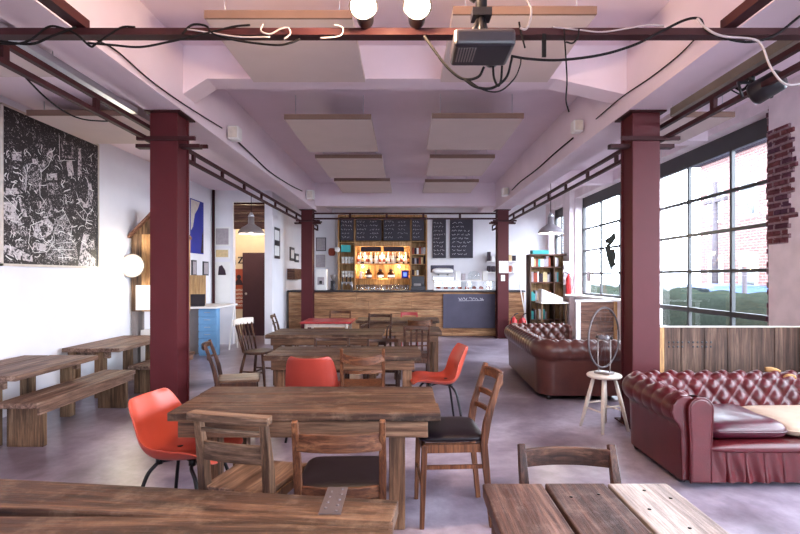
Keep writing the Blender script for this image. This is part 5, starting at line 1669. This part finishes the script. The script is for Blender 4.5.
# ================================================================== FAR RIGHT CORNER
# half-height board partition by the window, its white ledge
t = thing('low_partition', 'half height board partition with a white ledge before the far window', 'low partition', (3.47, 9.05, 0))
rn = random.Random(5)
for k in range(5):
    MB().box((-0.30, -0.02, 0.05 + 0.18 * k), (0.30, 0.02, 0.225 + 0.18 * k)).build('board', M['board_x'], t, bevel=0.003)
MB().box((-0.40, -0.05, 0.955), (0.34, 0.05, 0.985)).build('ledge', M['white'], t)
MB().box((-0.38, -0.03, 0), (-0.302, 0.03, 0.953)).build('post', M['white'], t)
MB().box((0.302, -0.03, 0), (0.36, 0.03, 0.953)).build('post', M['pine'], t)
t = thing('fire_extinguisher', 'red fire extinguisher on the wall pier beside the far window', 'fire extinguisher', (3.86, 10.9 + 0.95, 1.07))
t.location = (3.80, 11.6, 1.0)
MB().lathe([(0.05, 0), (0.065, 0.02), (0.065, 0.36), (0.04, 0.42), (0.02, 0.44), (0.02, 0.47), (0.001, 0.47)], 16).build('cylinder', M['red_ext'], t)
MB().tube([(0, 0, 0.46), (-0.05, 0, 0.50), (-0.10, 0, 0.51)], 0.012, 8).build('lever', M['black'], t)
MB().tube(smooth_pts([(0.0, 0, 0.46), (0.09, 0, 0.42), (0.095, 0, 0.2), (0.085, 0, 0.1)]), 0.009, 8).build('hose', M['black'], t)
MB().box((-0.1, -0.06, -0.03), (0.2, 0.06, -0.001)).build('bracket', M['white'], t)
# pair of extinguishers on the floor by the bar
t = thing('fire_extinguisher', 'red fire extinguisher on the floor at the bar end, left of two', 'fire extinguisher', (2.44, 11.24, 0), 0, 'fire extinguishers at the bar end')
MB().lathe([(0.07, 0), (0.085, 0.02), (0.085, 0.40), (0.05, 0.47), (0.022, 0.49), (0.022, 0.53), (0.001, 0.53)], 16).build('cylinder', M['red_ext'], t)
MB().tube([(0, 0, 0.52), (0.05, 0, 0.57), (0.10, 0, 0.58)], 0.013, 8).build('lever', M['black'], t)
MB().tube(smooth_pts([(0.0, -0.02, 0.52), (-0.06, -0.08, 0.48), (-0.05, -0.1, 0.3), (-0.02, -0.098, 0.12)]), 0.011, 8).build('hose', M['black'], t)
dup(t, (2.64, 11.24, 0), 0.3, 'red fire extinguisher on the floor at the bar end, right of two')
o = tag(MB().tube([(2.86, 11.50, 0.0), (2.66, 11.66, 1.3)], 0.013, 8).build('broom_handle', M['white']), 'pale broom handle leaning on the bar end', 'broom')
# workbench shelf with hutch, books and a white sloping box
t = thing('work_shelf', 'wooden shelf unit crowded with books and tools in the far right corner', 'shelf unit', (3.55, 12.15, 0))
MB().box((-0.55, 0.20, 0.0), (0.40, 0.24, 1.95)).build('back_panel', M['ply'], t)
for x in (-0.55, 0.02, 0.37):
    MB().box((x, -0.15, 0), (x + 0.035, 0.199, 1.95)).build('upright', M['board_z'], t)
for z in (0.35, 0.80, 1.25, 1.62, 1.92):
    MB().box((-0.515, -0.15, z), (0.37, 0.199, z + 0.03)).build('shelf', M['board_x'], t)
rn = random.Random(77)
cols = [('white', M['paper']), ('teal', M['teal']), ('dark', M['print_dark']), ('rust', M['print_red']), ('grey', M['print_grey']), ('yellow', M['print_yellow'])]
for z, nb in ((0.3801, 8), (0.8301, 10), (1.2801, 12), (1.6501, 11)):
    x = -0.50
    for i in range(nb):
        w = rn.uniform(0.03, 0.055)
        if -0.005 - w < x < 0.058:
            x = 0.06
        if x + w > 0.365:
            break
        hgt = rn.uniform(0.17, 0.25)
        k = rn.randrange(6)
        o = tag(MB().box((0, -0.10, 0), (w, 0.10, hgt)).build('book', cols[k][1], off=(0, 0, 0)), '%s spined book on the crowded corner shelf unit' % cols[k][0], 'book', '%s books in the corner shelf unit' % cols[k][0])
        o.location = (3.55 + x, 12.15, z)
        x += w + 0.004
o = tag(MB().box((-0.20, -0.12, 0), (0.20, 0.12, 0.10)).build('crate', M['teal'], off=(0, 0, 0), bevel=0.005), 'teal box on top of the corner shelf unit', 'box')
o.location = (3.28, 12.2, 1.9501)
t = thing('work_table', 'pale work table in front of the corner shelf unit', 'table', (3.35, 11.45, 0))
MB().box((-0.30, -0.25, 0.80), (0.32, 0.25, 0.83)).build('tabletop', M['white'], t)
for sx in (-1, 1):
    for s2 in (-1, 1):
        MB().box((sx * 0.27 - 0.02, s2 * 0.2 - 0.02, 0), (sx * 0.27 + 0.02, s2 * 0.2 + 0.02, 0.799)).build('leg', M['bench_z'], t)
o = tag(MB().prism([(-0.26, -0.15, 0), (0.22, -0.15, 0), (0.22, -0.15, 0.10), (-0.26, -0.15, 0.30)], (0, 0.3, 0)).build('sloping_box', M['white'], off=(0, 0, 0), bevel=0.006), 'white sloping box on the pale work table', 'box')
o.location = (3.35, 11.45, 0.8305)
for i, (x, y, w, h, mt, lab) in enumerate(((2.97, 11.05, 0.26, 0.32, 'black', 'dark bin on the floor before the work table'), (2.86, 12.75, 0.26, 0.75, 'board_z', 'tall dark wooden box beside the corner shelf unit'))):
    o = tag(MB().box((-w / 2, -0.14, 0), (w / 2, 0.14, h)).build('crate', M[mt], off=(0, 0, 0), bevel=0.006), lab, 'crate')
    o.location = (x, y, 0)
t = thing('paper_rack', 'pinkish wall rack on the pier before the third window', 'wall rack', (3.84, 12.26, 1.25))
t.location = (3.80, 11.785, 1.22)
MB().box((-0.07, -0.0, 0), (0.07, 0.012, 0.55)).build('back', M['pier'], t)
for k in range(3):
    MB().box((-0.07, -0.06, 0.02 + k * 0.17), (0.07, -0.001, 0.12 + k * 0.17)).build('pocket', M['print_grey'], t)

# dark paper dragon stuck on the far window
p = [(604.5, 240), (610.5, 236), (614.5, 231.5), (616, 238), (612.5, 243), (609.5, 246.5), (611, 249.5), (614, 248.5), (616, 256), (614.5, 262), (616.3, 265), (612.8, 267), (611, 271.5), (608, 262), (606, 254), (605.3, 247.5), (608, 243), (605.5, 243.5)]
GXp = GX - 0.03
pts = [at(a, b, GXp * F / (a - VX)) for a, b in p]
tag(MB().prism([(GXp, q.y, q.z) for q in pts], (0.004, 0, 0)).build('paper_bird', plain('dark_green_card', col(40, 48, 44), 0.7)), 'dark paper bird shape stuck on the far window', 'paper cut-out')
tag(MB().box((GX - 0.05, 11.2, 1.30), (GX - 0.032, 11.42, 1.52)).build('window_card', M['grey']), 'small grey card in the corner of the far window', 'card')

# ================================================================== OUTSIDE THE WINDOWS
struct(MB().box((4.42, -20, -0.5), (90, 120, -0.35)).build('ground', M['asphalt']))
rn = random.Random(9)
def hedge_fn(L_, W_d, Ht):
    m = MB()
    nu, nv = 60, 16
    ph = [rn.uniform(0, 6.28) for _ in range(8)]
    def fn(i, j):
        y = L_ * (i / (nu - 1) - 0.5)
        a = PI * j / (nv - 1)
        r = 1 + 0.06 * math.sin(y * 3.1 + ph[0] + 3 * a) + 0.05 * math.sin(y * 7.3 + ph[1] - 5 * a) + 0.04 * math.sin(y * 15 + 9 * a)
        return Vector((-W_d / 2 * math.cos(a) * r, y, Ht * math.sin(a) ** 0.5 * (1 + 0.05 * math.sin(y * 4 + ph[2]) + 0.03 * math.sin(y * 11))))
    m.grid(fn, nu, nv)
    return m
o = tag(hedge_fn(26, 1.2, 1.42).build('hedge', M['hedge'], off=(0, 0, 0)), 'clipped dark green hedge outside the near window', 'hedge')
o.location = (7.2, 16, -0.35)
# house across the street
t = thing('brick_house', 'red brick house with a white porch gable across the street', 'house', (13.0, 13.0, -0.36))
MB().box((0, 0, 0), (9, 9, 6.6)).build('wall', M['brick_far'], t)
MB().prism([(-0.3, -0.2, 6.6), (-0.3, 9.2, 6.6), (-0.3, 4.5, 9.6)], (9.6, 0, 0)).build('roof', M['slate'], t)
MB().prism([(-1.0, 0.4, 2.6), (-1.0, 2.4, 2.6), (-1.0, 1.4, 3.7)], (1.0, 0, 0)).build('porch_gable', M['white'], t)
MB().box((-0.9, 0.6, 0), (-0.01, 2.2, 2.6)).build('porch', M['brick_far'], t)
for yy in (3.2, 5.4, 7.4):
    for zz in (1.0, 4.0):
        f = MB().box((-0.05, yy, zz), (-0.002, yy + 1.0, zz + 1.6)).build('window', M['white'], t)
        MB().box((-0.06, yy + 0.1, zz + 0.1), (-0.051, yy + 0.9, zz + 1.5)).build('pane', M['car_glass'], f)
for xx in (1.5, 4.0, 6.5):
    for zz in (1.0, 4.0):
        f = MB().box((xx, -0.05, zz), (xx + 1.0, -0.002, zz + 1.6)).build('window', M['white'], t)
        MB().box((xx + 0.1, -0.06, zz + 0.1), (xx + 0.9, -0.051, zz + 1.5)).build('pane', M['car_glass'], f)
# parked blue car behind the hedge
t = thing('car', 'blue car parked beyond the hedge', 'car', (9.2, 14.2, -0.35))
prof = [(-2.0, 0.35), (-2.05, 0.75), (-1.6, 0.95), (-1.0, 1.02), (-0.5, 1.50), (0.9, 1.55), (1.6, 1.08), (2.0, 0.98), (2.08, 0.6), (2.0, 0.35)]
MB().prism([(-0.85, y, z) for y, z in prof], (1.7, 0, 0)).build('body', M['car_blue'], t, bevel=0.08, seg=3)
MB().prism([(-0.87, y, z) for y, z in [(-0.85, 1.04), (-0.42, 1.43), (0.82, 1.47), (1.35, 1.08)]], (0.03, 0, 0)).build('side_window', M['car_glass'], t)
for sx in (-0.86, 0.72):
    for yy in (-1.3, 1.3):
        MB().lathe([(0.2, 0), (0.32, 0.01), (0.34, 0.04), (0.34, 0.12), (0.32, 0.15), (0.2, 0.15)], 20, xf=Matrix.Translation((sx, yy, 0.34)) @ Matrix.Rotation(PI / 2, 4, 'Y')).build('wheel', M['black'], t)
t = thing('street_lamp', 'pale street lamp outside the near window', 'street lamp', (8.08, 11.9, -0.35))
MB().tube([(0, 0, 0), (0, 0, 2.0)], 0.05, 10).build('pole', M['pole_grey'], t)
MB().lathe([(0.06, 2.0), (0.09, 2.2), (0.20, 2.25), (0.22, 2.3), (0.05, 2.36)], 16).build('lamp_head', M['street_lamp'], t)
t = thing('telegraph_pole', 'grey telegraph pole beyond the near window', 'pole', (10.6, 17.1, -0.35))
MB().tube([(0, 0, 0), (0, 0, 5.0)], [0.11, 0.08], 10).build('shaft', M['pole_grey'], t)
MB().box((-0.06, -0.6, 4.3), (0.06, 0.6, 4.42)).build('cross_arm', M['pole_grey'], t)
for k in range(4):
    MB().lathe([(0.03, 0), (0.04, 0.03), (0.02, 0.1), (0.001, 0.1)], 8, xf=Matrix.Translation((0, -0.5 + 0.33 * k, 4.42))).build('insulator', M['white'], t)
# bare tree
def tree(loc, label, seed, h):
    t = thing('bare_tree', label, 'tree', loc)
    rn = random.Random(seed)
    m = MB()
    def br(p, d, L, r, k):
        q = p + d * L
        m.tube([p, (p + q) / 2 + Vector((rn.uniform(-.05, .05), rn.uniform(-.05, .05), 0)) * L, q], [r, r * 0.85, r * 0.65], 6)
        if k:
            for _ in range(3 if k > 2 else 2):
                nd = (d + Vector((rn.uniform(-.8, .8), rn.uniform(-.8, .8), rn.uniform(-.1, .5)))).normalized()
                br(q, nd, L * rn.uniform(0.6, 0.8), r * 0.6, k - 1)
    m.tube([(0, 0, 0), (0.05, 0, h * 0.35)], [0.16, 0.12], 8)
    m.build('trunk', M['pole_grey'], t)
    m = MB()
    br(Vector((0.05, 0, h * 0.35)), Z.copy(), h * 0.2, 0.1, 5)
    m.build('branches', M['pole_grey'], t)
tree((10.5, 21.5, -0.35), 'bare tree outside, left of the brick house', 3, 5.2)
